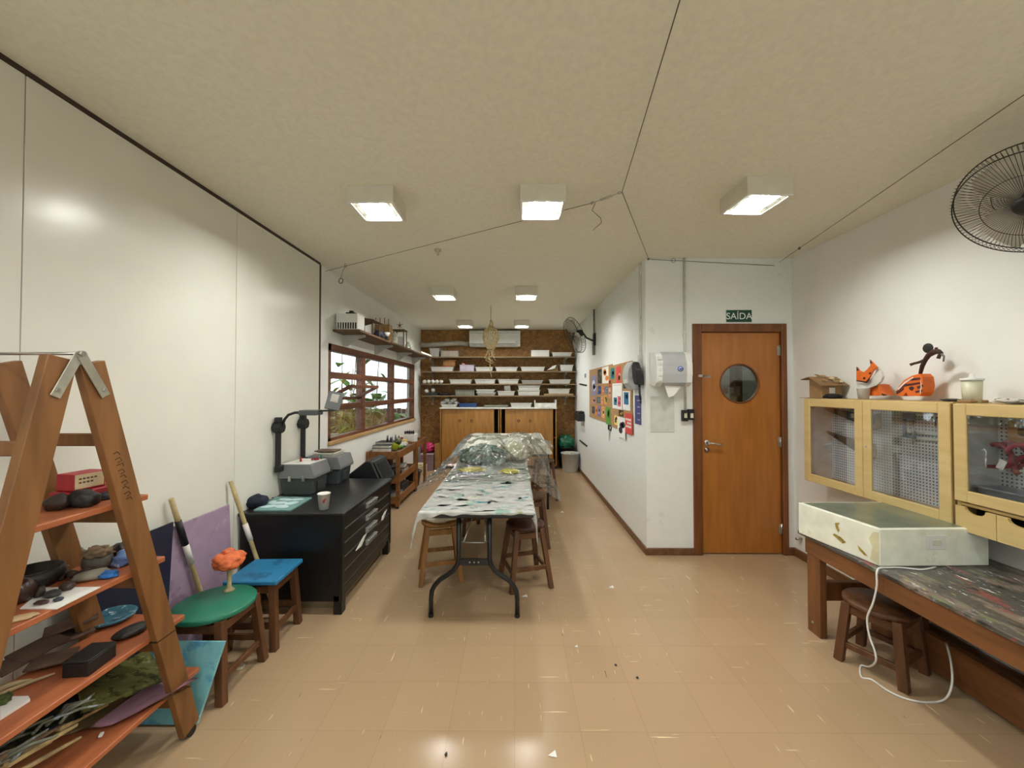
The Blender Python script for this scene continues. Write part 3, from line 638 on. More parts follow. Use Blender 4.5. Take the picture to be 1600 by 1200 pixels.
# ------------------------------------------------------------------ end wall: air conditioner, trunking, shelves, cupboards
ac = thing('air_conditioner', 'white wall air conditioner high on the chipboard wall', 'air conditioner', (-.40, YB, 2.44))
a, b = atY(733, 541, YB - .2), atY(813, 516, YB - .2)
MB().prism([(a.x, YB, a.z), (a.x, YB - .15, a.z), (a.x, YB - .2, a.z + .06), (a.x, YB - .2, b.z - .03), (a.x, YB - .17, b.z), (a.x, YB, b.z)], (b.x - a.x, 0, 0), .006).build('body', WHITEP, ac)
MB().bb((a.x + .02, YB - .203, a.z + .055), (b.x - .02, YB - .199, a.z + .06), 0).bb((a.x + .02, YB - .203, b.z - .06), (b.x - .02, YB - .199, b.z - .056), 0).build('seam_line', mat('seam_grey', '#8f908c', .6), ac)
MB().bb((b.x - .1, YB - .203, a.z + .08), (b.x - .05, YB - .199, a.z + .092), 0).build('logo', mat('logo_grey', '#7c8088', .5), ac)
MB().prism([(a.x + .05, YB - .14, a.z - .001), (a.x + .05, YB - .195, a.z + .05), (a.x + .05, YB - .2, a.z + .05), (a.x + .05, YB - .15, a.z - .008)], (b.x - a.x - .1, 0, 0)).build('louvre', mat('louvre_white', '#cfd0cc', .5), ac)
ta, tb_ = atY(656, 541, YB - .08), atY(732, 536, YB - .08)
one(MB().tube([(XL, YB - .06, ta.z + .02), (ta.x + .2, YB - .06, ta.z + .03), (tb_.x - .2, YB - .06, tb_.z), (tb_.x, YB - .06, tb_.z - .02)], [.05, .05, .052, .05], 12), 'pipe_sleeve', mat('sleeve_white', '#c9c3b2', .7, bump=.2), 'white wrapped pipe sleeve beside the air conditioner', 'pipe')
SHW = wood('shelf_wood', '#8a7354', '#6c563c', 'x', .6)
SHZ = [atY(780, y, 7.78).z for y in (557, 580, 599.5, 618)]
slab = ['topmost chipboard wall shelf under the air conditioner', 'second wall shelf from the top on the chipboard wall', 'third wall shelf from the top on the chipboard wall', 'lowest wall shelf on the chipboard wall above the cupboards']
for z, lab in zip(SHZ, slab):
    t = thing('wall_shelf', lab, 'shelf', (-.3, YB, z - .06), group='shelves on the chipboard wall')
    x0 = atY(661 if z != SHZ[0] else 670, 0, 7.78).x; MB().bb((x0, 7.78, z - .025), (XA - .02, YB, z), .003).build('board', SHW, t)
    for px in (675, 883):
        x = atY(px, 0, 7.9).x
        MB().bb((x - .02, 7.84, z - .04), (x + .02, YB, z - .026), .001).bb((x - .02, YB - .02, z - .2), (x + .02, YB, z - .026), .001).prism([(x - .004, 7.86, z - .04), (x - .004, YB - .02, z - .17), (x - .004, YB - .02, z - .04)], (.008, 0, 0)).build('bracket', mat('bracket_grey', '#b5ab98', .5), t)
# trays
TRW = mat('tray_white', '#dcdcd6', .45, var=.03); TRG = mat('tray_grey', '#b9b6b0', .5, var=.03); TRB = mat('tray_blue', '#2a4d86', .45)
def tray_mb(x0, x1, y0, y1, z, h, fl=.03, t=.006, mb=None):
    m = mb or MB()
    def ringv(dx, zz): return [m.bm.verts.new(p) for p in ((x0 + dx, y0 + dx, zz), (x1 - dx, y0 + dx, zz), (x1 - dx, y1 - dx, zz), (x0 + dx, y1 - dx, zz))]
    lv = [ringv(fl, z), ringv(.012, z + h - .008), ringv(0, z + h - .008), ringv(0, z + h), ringv(.014, z + h), ringv(fl + t, z + t)]
    for A, B in zip(lv, lv[1:]):
        for k in range(4): m.bm.faces.new((A[k], A[(k + 1) % 4], B[(k + 1) % 4], B[k]))
    m.bm.faces.new(list(reversed(lv[0]))); m.bm.faces.new(lv[-1]); return m
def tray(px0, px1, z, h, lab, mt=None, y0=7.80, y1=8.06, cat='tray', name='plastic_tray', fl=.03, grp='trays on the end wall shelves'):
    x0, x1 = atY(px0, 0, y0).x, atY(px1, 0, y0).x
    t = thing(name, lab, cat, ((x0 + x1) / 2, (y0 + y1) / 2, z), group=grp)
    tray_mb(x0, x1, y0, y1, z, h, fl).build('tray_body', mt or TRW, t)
    MB().bb((x0 + fl + .008, y0 + fl + .02, z + .007), (x1 - fl - .008, y1 - fl - .02, z + .011), 0).build('tray_shade_inset', mat('tray_shade_tone', '#c9c5b8', .7), t)  # flat inset toned to stand for the shade inside the tray
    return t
S1, S2, S3, S4 = SHZ; CT = 1.212
CLEAR = glass('clear_plastic', (.9, .9, .88), .12, .1, edge=.6)
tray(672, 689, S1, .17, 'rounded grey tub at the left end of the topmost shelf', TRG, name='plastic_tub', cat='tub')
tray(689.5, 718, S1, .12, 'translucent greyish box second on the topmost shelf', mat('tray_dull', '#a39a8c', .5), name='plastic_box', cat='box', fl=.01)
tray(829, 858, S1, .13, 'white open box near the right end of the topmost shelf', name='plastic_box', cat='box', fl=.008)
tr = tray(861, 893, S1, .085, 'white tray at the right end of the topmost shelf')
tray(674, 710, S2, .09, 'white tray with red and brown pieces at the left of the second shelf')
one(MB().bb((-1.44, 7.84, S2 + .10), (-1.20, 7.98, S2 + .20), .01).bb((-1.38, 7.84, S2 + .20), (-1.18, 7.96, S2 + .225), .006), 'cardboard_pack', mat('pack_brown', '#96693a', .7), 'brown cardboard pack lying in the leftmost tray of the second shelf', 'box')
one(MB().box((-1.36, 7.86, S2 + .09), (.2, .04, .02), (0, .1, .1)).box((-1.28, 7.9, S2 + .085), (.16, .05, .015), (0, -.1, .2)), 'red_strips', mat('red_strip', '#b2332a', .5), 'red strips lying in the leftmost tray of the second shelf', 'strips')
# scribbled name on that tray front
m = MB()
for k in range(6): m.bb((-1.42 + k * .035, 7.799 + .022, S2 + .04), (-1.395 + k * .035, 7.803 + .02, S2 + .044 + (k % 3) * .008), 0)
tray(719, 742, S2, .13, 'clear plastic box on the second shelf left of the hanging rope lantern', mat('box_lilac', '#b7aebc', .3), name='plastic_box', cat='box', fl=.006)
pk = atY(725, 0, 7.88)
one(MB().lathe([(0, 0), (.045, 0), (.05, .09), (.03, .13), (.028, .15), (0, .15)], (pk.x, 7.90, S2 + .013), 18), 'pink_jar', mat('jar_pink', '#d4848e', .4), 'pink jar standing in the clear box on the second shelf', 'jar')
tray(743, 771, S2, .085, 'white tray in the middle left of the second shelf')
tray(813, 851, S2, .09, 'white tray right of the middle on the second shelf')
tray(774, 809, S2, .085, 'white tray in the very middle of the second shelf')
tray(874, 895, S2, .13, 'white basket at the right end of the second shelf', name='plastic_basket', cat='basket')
pk = atY(864, 0, 7.88)
t = thing('shell_figure', 'pale pointed paper shape lying left of the white basket', 'paper shape', (pk.x, 7.9, S2))
MB().prism([(pk.x - .14, 7.85, S2 + .02), (pk.x - .02, 7.85, S2 + .11), (pk.x + .06, 7.85, S2 + .13), (pk.x + .02, 7.85, S2 + .06)], (0, .03, 0), .003).build('fold', PAPER, t)
MB().prism([(pk.x - .09, 7.90, S2), (pk.x + .10, 7.90, S2), (pk.x + .08, 7.90, S2 + .1), (pk.x - .02, 7.90, S2 + .07)], (0, .03, 0), .003).build('base', mat('kraft', '#b79a6a', .8), t)
# five balls
for k in range(5):
    q = atY(665.5 + k * 6.4, 0, 7.86)
    one(MB().blob((q.x, 7.86, S3 + .04), (.04, .04, .04), 0, sub=3), 'foam_ball', mat('foam_white', '#ece8dc', .7), ['leftmost', 'second', 'middle', 'fourth', 'rightmost'][k] + ' of five white foam balls in a row on the third shelf', 'ball', 'white foam balls', base=(q.x, 7.86, S3))
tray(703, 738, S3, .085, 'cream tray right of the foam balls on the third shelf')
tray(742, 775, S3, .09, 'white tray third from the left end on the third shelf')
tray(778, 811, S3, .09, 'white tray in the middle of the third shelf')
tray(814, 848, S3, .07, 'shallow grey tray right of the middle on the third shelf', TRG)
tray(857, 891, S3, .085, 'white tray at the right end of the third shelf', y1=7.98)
# low shelf
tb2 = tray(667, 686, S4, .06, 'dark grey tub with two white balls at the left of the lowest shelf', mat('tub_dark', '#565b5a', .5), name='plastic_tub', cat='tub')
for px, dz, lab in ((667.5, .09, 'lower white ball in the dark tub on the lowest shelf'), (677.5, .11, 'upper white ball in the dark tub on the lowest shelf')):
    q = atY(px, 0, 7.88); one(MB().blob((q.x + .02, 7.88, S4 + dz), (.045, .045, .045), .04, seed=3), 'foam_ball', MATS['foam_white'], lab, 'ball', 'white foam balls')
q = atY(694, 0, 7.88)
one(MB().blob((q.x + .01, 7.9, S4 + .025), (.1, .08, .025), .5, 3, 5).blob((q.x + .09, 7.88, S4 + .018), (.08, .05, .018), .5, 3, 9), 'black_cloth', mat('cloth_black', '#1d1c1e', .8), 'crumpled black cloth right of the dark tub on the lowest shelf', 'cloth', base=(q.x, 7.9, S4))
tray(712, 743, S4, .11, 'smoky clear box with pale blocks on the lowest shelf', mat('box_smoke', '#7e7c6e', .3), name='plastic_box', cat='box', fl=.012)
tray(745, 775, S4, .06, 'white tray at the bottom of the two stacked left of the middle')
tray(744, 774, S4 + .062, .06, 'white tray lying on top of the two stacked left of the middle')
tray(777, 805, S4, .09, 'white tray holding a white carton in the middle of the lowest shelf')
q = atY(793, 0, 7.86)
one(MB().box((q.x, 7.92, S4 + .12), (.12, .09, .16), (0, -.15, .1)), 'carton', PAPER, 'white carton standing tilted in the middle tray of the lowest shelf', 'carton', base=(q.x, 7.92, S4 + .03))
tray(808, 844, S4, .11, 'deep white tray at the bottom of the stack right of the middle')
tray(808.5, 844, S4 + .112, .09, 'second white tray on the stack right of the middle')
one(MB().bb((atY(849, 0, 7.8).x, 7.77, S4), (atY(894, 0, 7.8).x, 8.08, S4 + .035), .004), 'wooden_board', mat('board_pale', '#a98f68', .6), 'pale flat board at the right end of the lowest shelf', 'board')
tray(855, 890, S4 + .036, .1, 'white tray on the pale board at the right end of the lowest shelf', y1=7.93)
# cupboards
CUP = wood('cupboard_wood', '#b98442', '#a06e30', 'z', .4); CUPD = mat('cupboard_inside', '#2c2016', .8)
def cupboard(px0, px1, lab, gaps, y0=7.70):
    x0, x1 = atY(px0, 0, y0).x, atY(px1, 0, y0).x; y1 = YB - .005; zt = 1.185
    t = thing('cupboard', lab, 'cupboard', ((x0 + x1) / 2, (y0 + y1) / 2, 0), group='low cupboards along the end wall')
    b = MB().bb((x0, y0, .06), (x0 + .02, y1, zt)).bb((x1 - .02, y0, .06), (x1, y1, zt)).bb((x0 + .02, y1 - .01, .06), (x1 - .02, y1, zt)).bb((x0 + .02, y0, .06), (x1 - .02, y1 - .01, .085)).bb((x0 + .02, y0 + .08, .6), (x1 - .02, y1 - .012, .62))
    b.build('body', [CUP], t)
    MB().bb((x0 + .02, y1 - .014, .09), (x1 - .02, y1 - .0105, zt - .02), 0).build('back_panel', CUPD, t)
    MB().bb((x0 - .01, y0 - .02, zt), (x1 + .01, y1, 1.212), .004).build('top', mat('cupboard_top', '#e6e3da', .4), t)
    for k, (pa, pb, dy) in enumerate(gaps):
        a, b2 = atY(pa, 0, y0).x, atY(pb, 0, y0).x
        d = MB().bb((a, y0 + dy, .09), (b2, y0 + dy + .016, zt - .008), .002).build('sliding_door', CUP, t)
        hx = b2 - .1 if k == 0 else a + .14
        MB().lathe([(.014, -.001), (.022, -.004), (.03, -.001)], (hx, y0 + dy, .95), 18, (0, 1, 0)).build('finger_pull', mat('pull_dark', '#5e3f20', .5), d)
    for x in (x0 + .05, x1 - .05): MB().bb((x - .03, y0 + .03, 0), (x + .03, y0 + .09, .06)).build('foot', BLACKP, t)
    for x in (x0 + .05, x1 - .05): MB().bb((x - .03, y1 - .09, 0), (x + .03, y1 - .03, .06)).build('foot', BLACKP, t)
cupboard(689.5, 780.5, 'brown sliding door cupboard at the end wall, beside the pink bag', [(692, 727.5, .02), (727, 772.5, .002)])
cupboard(782, 868.5, 'brown sliding door cupboard at the end wall, beside the green bin bag', [(789.5, 818, .02), (817, 863, .002)])
# on the cupboards
cg = 'things on the cupboard tops'
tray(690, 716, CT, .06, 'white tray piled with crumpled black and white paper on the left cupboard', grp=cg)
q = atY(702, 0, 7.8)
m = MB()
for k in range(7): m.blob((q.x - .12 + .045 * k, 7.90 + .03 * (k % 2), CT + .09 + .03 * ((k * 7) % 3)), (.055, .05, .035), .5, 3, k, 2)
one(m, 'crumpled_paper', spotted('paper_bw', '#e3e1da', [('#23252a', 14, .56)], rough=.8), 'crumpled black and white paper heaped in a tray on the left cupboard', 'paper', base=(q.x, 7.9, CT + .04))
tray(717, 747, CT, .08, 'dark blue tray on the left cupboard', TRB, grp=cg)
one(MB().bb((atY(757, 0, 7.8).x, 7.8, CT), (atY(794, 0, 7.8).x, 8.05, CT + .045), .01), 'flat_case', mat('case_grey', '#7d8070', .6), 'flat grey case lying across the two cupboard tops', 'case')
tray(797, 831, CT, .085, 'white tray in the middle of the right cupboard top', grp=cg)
x0, x1 = atY(834.5, 0, 7.8).x, atY(868, 0, 7.8).x
one(MB().bb((x0, 7.76, CT), (x1, 8.06, CT + .085), .003).bb((x0, 7.76, CT + .085), (x0 + .02, 8.06, CT + .14), .002).bb((x1 - .025, 7.76, CT + .085), (x1, 8.06, CT + .15), .002), 'white_crate', mat('crate_white', '#f0efe9', .5), 'white crate with raised ends at the right of the cupboard top', 'crate')
# corner by the end wall
cb = thing('clear_bin', 'clear plastic bin full of scraps in the far right corner', 'bin', (1.06, 7.55, 0))
def binshape(mb, x, y, z, w0, w1, h, n=20): return mb.lathe([(0, 0), (w0 * .96, 0), (w0, .01), (w1, h), (w1 + .012, h), (w1 + .012, h - .015), (w1 - .004, h - .01), (w0 - .006, .012), (0, .012)], (x, y, z), n)
binshape(MB(), 1.06, 7.50, 0, .14, .165, .36).build('bin_body', mat('bin_clear', '#c3c4bf', .3, var=.05), cb)
m = MB(); random.seed(3)
for k in range(9): m.blob((1.06 + random.uniform(-.07, .07), 7.50 + random.uniform(-.07, .07), .30 + random.uniform(0, .06)), (.05, .05, .03), .4, 3, k, 2)
m.build('scraps', spotted('scrap_mix', '#c9c6b8', [('#6b5f42', 16, .55), ('#8d9aa0', 21, .58)], rough=.8), cb)
gb = thing('bin_bag', 'dark bin with a bulging green bag behind the clear bin', 'bin', (1.03, 7.87, 0))
binshape(MB(), 1.03, 7.87, 0, .13, .16, .42).build('bin_body', BLACKP, gb)
MB().blob((1.03, 7.88, .50), (.165, .16, .16), .25, 2.5, 4, 4).build('bag', mat('bag_green', '#1f6a4c', .25, var=.2, scale=10), gb)
bx = thing('storage_box', 'lilac grey storage box in the far corner under the pink bag', 'box', (-1.70, 7.75, 0))
MB().bb((-1.82, 7.55, 0), (-1.575, 7.95, .30), .006).build('body', mat('box_mauve', '#8d7480', .4), bx)
MB().bb((-1.83, 7.54, .30), (-1.565, 7.96, .325), .006).build('lid', mat('box_lid', '#a79aa2', .4), bx)
m = MB(); 
one(m.blob((-1.70, 7.74, .42), (.14, .15, .095), .35, 2.6, 8, 4), 'pink_bag', mat('bag_pink', '#c22a68', .35, var=.2, scale=9), 'crumpled magenta pink bag on the storage box in the far corner', 'bag', base=(-1.70, 7.74, .326))
one(MB().bb((-1.56, 7.62, 0), (-1.47, 7.95, .50), .003), 'cardboard_sheet', mat('card_brown', '#a2763f', .75), 'tall brown cardboard piece standing beside the left cupboard', 'cardboard')
one(MB().bb((-1.86, 7.18, 0), (-1.66, 7.42, .16), .005).bb((-1.84, 7.2, .16), (-1.70, 7.38, .19), .004), 'paper_stack', mat('paper_ivory', '#d6d0b4', .7), 'pale stack of papers on the floor below the pink bag', 'paper')
# hanging rope lantern
top = atZ(767, 478, CH)
hl = thing('rope_lantern', 'straw coloured woven rope lantern hanging from the ceiling over the table', 'hanging ornament', (top.x, top.y, 1.75))
ROPE = mat('straw_rope', '#c2ad7e', .8, var=.25, scale=40)
MB().cyl((top.x, top.y, CH), (top.x, top.y, 2.50), .004, seg=6).build('cord', mat('cord_grey', '#9a9482', .7), hl)
m = MB()
def lr(t): return .035 + .085 * math.sin(PI * min(1, max(0, t)) ** .8)
for k in range(15):
    for s in (-1, 1):
        m.tube([(top.x + lr(t) * math.cos(2 * PI * k / 15 + s * 2.0 * t), top.y + lr(t) * math.sin(2 * PI * k / 15 + s * 2.0 * t), 2.5 - .36 * t) for t in [i / 12 for i in range(13)]], .0055, 5)
m.build('woven_body', ROPE, hl)
MB().tube([(top.x, top.y, 2.60), (top.x + .01, top.y, 2.55), (top.x, top.y, 2.49)], [.012, .028, .04], 10).build('knot', ROPE, hl)
random.seed(5)
for k in range(6):
    a = random.uniform(0, 6); r = .04; x, y = top.x + r * math.cos(a), top.y + r * math.sin(a); L = random.uniform(.15, .5)
    MB().tube([(x, y, 2.15), (x + random.uniform(-.04, .04), y, 2.15 - L * .4), (x + random.uniform(-.09, .03), y, 2.15 - L * .75), (x + random.uniform(-.04, .08), y, 2.15 - L)], .006, 5).build('strand', ROPE, hl)
# ------------------------------------------------------------------ ladder shelf
LADW = wood('ladder_wood', '#8a5e34', '#6c4722', 'z', .5)
PLK = wood('plank_wood', '#b56a42', '#9a5433', 'y', .5, scale=9)
ap_z = 1.645
def yb_(z): return 1.333 + (1.627 - z) * .272
def yf_(z): return 1.235 - (1.627 - z) * .204
XI, XO = -1.46, -1.755
lad = thing('ladder_shelf', 'brown wooden double step ladder used as a shelf rack by the panelled wall', 'ladder', (-1.607, 1.3, 0))
for x in (XI, XO):
    rl = MB().beam((x, yb_(.035), .035), (x, yb_(ap_z), ap_z), .03, .082, (0, 1, 0)).build('rail', LADW, lad)
    MB().cyl((x - .012, yb_(.02), .022), (x + .012, yb_(.02), .022), .022, seg=14).build('foot_wheel', BLACKP, rl)
    rl = MB().beam((x, yf_(.0), .0), (x, yf_(ap_z + .01), ap_z + .01), .03, .085, (0, 1, 0)).build('rail', LADW, lad)
PZ = [1.132, .85, .548, .254]
RZ = [1.375] + [z - .022 for z in PZ]
for z in RZ:
    for fy in (yb_, yf_):
        if z == 1.375: MB().bb((XO + .015, fy(z) - .011, z - .025), (XI - .015, fy(z) + .011, z + .02), .004).build('rung', LADW, lad)
        else: MB().bb((XO + .015, fy(z) - .018, z - .055), (XI - .015, fy(z) + .018, z), .004).build('rung', LADW, lad)
HING = mat('hinge_metal', '#b4b3a4', .4, .6, .15)
for x, s in ((XI + .016, 1), (XO - .016, -1)):
    ax = Vector((x + .003 * s, 1.283, 1.672))
    hp = MB().beam(ax, (x + .003 * s, yf_(1.53), 1.53), .004, .03, (0, 1, 0)).beam(ax + Vector((.004 * s, 0, 0)), (x + .007 * s, yb_(1.53) + .005, 1.53), .004, .03, (0, 1, 0)).build('hinge_plate', HING, lad)
    MB().cyl(ax + Vector((-.004 * s, 0, 0)), ax + Vector((.014 * s, 0, 0)), .009, seg=10).cyl((x, yf_(1.55), 1.552), (x + .011 * s, yf_(1.55), 1.552), .006, seg=8).cyl((x, yb_(1.55) + .004, 1.552), (x + .014 * s, yb_(1.55) + .004, 1.552), .006, seg=8).build('bolt', METAL, hp)
MB().cyl((XO - .03, 1.283, 1.672), (XI + .03, 1.283, 1.672), .005, seg=8).build('hinge_rod', METAL, lad)
# worn pencil scrawl along the back inner rail
m = MB(); xs = XI + .0155; random.seed(11)
for k in range(9):
    z = 1.315 - k * .022; y = yb_(z) - .005
    m.tube([(xs, y - .012, z + .006), (xs, y + random.uniform(-.006, .012), z + .012), (xs, y + .012, z), (xs, y - .002, z - .006)][: 3 + k % 2], .0014, 4)
m.build('pencil_scrawl', mat('scrawl_dark', '#3a2412', .8), lad)
MB().bb((XI - .016, yb_(.535) - .046, .528), (XI + .0165, yb_(.535) + .044, .532), 0).build('crack', mat('crack_dark', '#2c1808', .8), lad)
ENDS = [(.95, 1.573), (.88, 1.654), (.78, 1.757), (.70, 1.845)]
for i, ((y0, y1), z) in enumerate(zip(ENDS, PZ)):
    one(MB().bb((XO + .018, y0, z - .0215), (XI - .0165, y1, z), .003), 'shelf_plank', PLK, ['topmost', 'second', 'third', 'lowest'][i] + ' orange brown plank lying across the rungs of the ladder shelf', 'shelf', 'planks of the ladder shelf')
def on(px, py, z): return atZ(px, py, z)
def flat(mb, pts, z, t=.002):
    P = [atZ(x, y, z) for x, y in pts]
    return mb.prism([(p.x, p.y, z) for p in P], (0, 0, t))
CLAY = mat('dark_clay', '#35261e', .6, var=.25, scale=18, bump=.3); CLAYB = mat('black_clay', '#1d1a18', .5, var=.2, scale=18, bump=.3)
def stone(name, lab, px, py, z, rad, m, seed=0, amp=.25, cat='stone', rot=0, grp=None, flat_=.75):
    p = atZ(px, py, z)
    return one(MB().blob((p.x, p.y, z + rad[2] * flat_ * .97), rad, amp, 1.6, seed, 3, flat_, (0, 0, rot)), name, m, lab, cat, grp, base=(p.x, p.y, z))
# plank 1
z = PZ[0]
def redbox(c, sz, rz, lab, lid):
    t = thing('red_box', lab, 'box', c, rz, world=False)
    MB().bb((-sz[0] / 2, -sz[1] / 2, 0), (sz[0] / 2, sz[1] / 2, sz[2]), .003).build('body', mat('box_red', '#a3242e', .55), t)
    if lid:
        MB().bb((sz[0] / 2, -sz[1] / 2 + .006, .006), (sz[0] / 2 + .001, sz[1] / 2 - .008, sz[2] - .004), 0).build('paper_label', mat('label_cream', '#cdb992', .8), t)
        for k in range(2): 
            m = MB()
            for j in range(5 - k): m.bb((sz[0] / 2 + .0009, -sz[1] / 2 + .018 + j * .012, sz[2] * (.62 - .22 * k)), (sz[0] / 2 + .0015, -sz[1] / 2 + .026 + j * .012, sz[2] * (.72 - .22 * k)), 0)
            m.build('label_writing', mat('ink_brown', '#5b4636', .8), t)
    return t
redbox((-1.625, 1.475, z), (.10, .15, .048), -.12, 'low wide red box at the bottom of the pair on the topmost ladder plank', False)
redbox((-1.635, 1.47, z + .049), (.072, .105, .062), -.12, 'small red box with a cream label on top of the other red box', True)
stone('clay_lump', 'round dark brown clay lump left of the black one on the topmost ladder plank', 91, 796, z, (.034, .034, .03), CLAY, 2)
stone('clay_lump', 'black clay lump in front of the red boxes on the topmost ladder plank', 132, 791, z, (.044, .036, .036), CLAYB, 5)
stone('clay_lump', 'small dark lump next to the ladder rail on the topmost plank', 163, 780, z, (.034, .028, .018), mat('slate_lump', '#33343c', .6, var=.4, scale=30), 7)
one(flat(MB(), [(0, 790), (60, 780), (80, 772), (40, 768), (0, 778)], z, .004), 'paper_sheet', PAPER, 'white paper lying left of the red boxes on the topmost plank', 'paper')
# plank 2
z = PZ[1]
one(flat(MB(), [(31, 952), (88, 952.5), (157, 918), (70, 919)], z + .0, .003), 'paper_sheet', PAPER, 'white paper under the small stones on the second ladder plank', 'paper')
zz = z + .0035
b = atZ(50, 918, z)
dbw = thing('clay_bowl', 'big round black clay bowl on the second ladder plank', 'bowl', (b.x - .01, b.y + .01, z))
MB().lathe([(0, 0), (.06, 0), (.08, .03), (.078, .06), (.066, .062), (.058, .03), (0, .016)], (b.x - .01, b.y + .01, z), 28).build('bowl_body', CLAYB, dbw)
stone('clay_ball', 'glossy dark brown clay ball at the left of the second ladder plank', 32, 940, zz, (.036, .036, .04), mat('clay_gloss', '#36211c', .3), 1, .08, 'clay ball', flat_=.9)
stone('clay_piece', 'small brown cube of clay beside the clay ball on the second plank', 62, 932, zz, (.014, .014, .02), CLAY, 3)
stone('pebble', 'dark grey pebble in the middle of the white paper on the second plank', 82, 932, zz, (.024, .019, .013), mat('pebble_dark', '#3b3b3a', .5), 4, .1)
stone('pebble', 'brown pebble at the far edge of the white paper on the second plank', 105, 921, zz, (.021, .02, .015), mat('pebble_brown', '#41332c', .5), 6, .1)
stone('pebble', 'small reddish pebble at the near edge of the white paper', 65, 943, zz, (.021, .013, .006), mat('pebble_red', '#4a3431', .6), 8, .2)
stone('pebble', 'tiny dark pebble nearest the middle front of the white paper', 92, 938, zz, (.013, .011, .006), mat('pebble_blue', '#30353f', .6), 9, .3)
stone('shell', 'pale flat shell on the second ladder plank by the front rail', 34, 967, z, (.034, .02, .006), mat('shell_pale', '#d2b48a', .6), 3, .3, 'shell', .6)
STN = spotted('grey_stone', '#7c7568', [('#4a443c', 20, .55), ('#a19b8c', 30, .6)], rough=.8, bump=.3)
stone('grey_stone', 'long pale grey stone before the blue rag on the second plank', 143, 905, z, (.052, .026, .02), mat('stone_pale', '#857f6f', .7, var=.2), 12, .15, rot=.7)
pt = thing('clay_pot', 'grey brown clay pot with a crumpled top on the second ladder plank', 'pot', tuple(atZ(152, 890, z)))
p = atZ(152, 890, z)
MB().lathe([(0, 0), (.034, 0), (.045, .025), (.042, .05), (.03, .062), (.026, .058), (.036, .04), (0, .02)], p, 24).build('pot_body', mat('pot_grey', '#5a5348', .6, var=.3, scale=20, bump=.3), pt)
MB().blob(p + Vector((0, 0, .068)), (.042, .04, .022), .6, 3, 4, 3).build('crumpled_top', spotted('pot_top', '#7a6348', [('#c9b79a', 18, .6), ('#3a2f26', 22, .58)], rough=.8), pt)
for (px, py, r, sd, c, lab) in ((118, 878, (.036, .028, .03), 21, '#6d6550', 'olive grey stone behind the clay figures on the second plank'), (92, 892, (.03, .025, .026), 22, '#8b7d6c', 'pale brown lump between the black bowl and the figures'), (103, 880, (.026, .02, .018), 23, '#4a2f24', 'dark reddish lump beside the olive stone on the second plank')):
    stone('clay_figure', lab, px, py, z, r, mat('lump_' + c[1:], c, .7, var=.3, scale=25, bump=.3), sd, .5, 'clay lump')
m = MB(); p = atZ(112, 905, z)
for k in range(6): m.blob(p + Vector((-.03 + .014 * k, .01 * (k % 3) - .01, .012 + .012 * (k % 2))), (.018, .014, .013), .4, 2, k + 30, 2)
one(m, 'clay_figure', spotted('figure_mix', '#3b2a22', [('#7b6a58', 40, .6)], rough=.7, bump=.2), 'knobbly dark clay figures heaped in front of the olive stone', 'clay figure', base=(p.x, p.y, z))
stone('blue_rag', 'crumpled light blue and white rag near the rail on the second plank', 193, 882, z, (.043, .032, .03), spotted('rag_blue', '#6f8cc0', [('#cfdcec', 22, .54), ('#2c3a66', 18, .6)], rough=.8), 15, .6, 'rag')
stone('blue_rag', 'bright blue crumpled scrap in front of the clay pot', 170, 902, z, (.026, .022, .014), mat('rag_bright', '#2f6fb8', .6, var=.3, scale=40), 16, .6, 'rag')
stone('black_lump', 'black lump behind the blue rag on the second plank', 188, 868, z, (.036, .028, .03), CLAYB, 17, .4, 'lump')
# plank 3
z = PZ[2]
pl = thing('blue_plate', 'blue marbled clay plate on the third ladder plank', 'plate', tuple(atZ(178, 964, z)))
p = atZ(178, 964, z)
MB().lathe([(0, 0), (.05, 0), (.085, .014), (.09, .024), (.078, .024), (.045, .014), (0, .014)], atZ(172, 970, z), 28, sy=.95).build('plate_body', spotted('plate_marble', '#3a6b80', [('#c3d2d6', 34, .58), ('#1d3a4c', 26, .56), ('#6f95a0', 30, .6)], rough=.35), pl)
sp_ = thing('paddle', 'black paddle shaped scoop with a pink end on the third plank', 'scoop', tuple(atZ(210, 990, z)))
p = atZ(205, 992, z)
MB().blob(p + Vector((0, 0, .018)), (.04, .06, .018), .1, 1.5, 3, 3, .9, (0, 0, -.3)).beam(p + Vector((.018, .045, .02)), p + Vector((.045, .10, .024)), .016, .01).build('blade', CLAYB, sp_)
MB().blob(p + Vector((.05, .108, .026)), (.014, .014, .012), .3, 2, 2, 2).build('pink_end', mat('pink_clay', '#a03a58', .6), sp_)
p = atZ(130, 1040, z)
a, bq, c = atZ(138, 1058, z), atZ(182, 1025, z), atZ(110, 1030, z)
bx = thing('black_box', 'low black box on the third ladder plank', 'box', (a.x, a.y, z))
ed = (bq - a); sd = Vector((-ed.y, ed.x, 0)).normalized() * .085
MB().prism([a, bq, bq + sd, a + sd], (0, 0, .05), .003).build('body', mat('box_black', '#141312', .5), bx)
MB().prism([a + Vector((0, 0, .0505)) - ed * .02, bq + Vector((0, 0, .0505)), bq + sd + Vector((0, 0, .0505)), a + sd + Vector((0, 0, .0505)) - ed * .02], (0, 0, .006), .002).build('lid', mat('lid_black', '#1b1917', .5), bx)
CRD = mat('brown_card', '#5c4537', .8, var=.2, scale=14); random.seed(21)
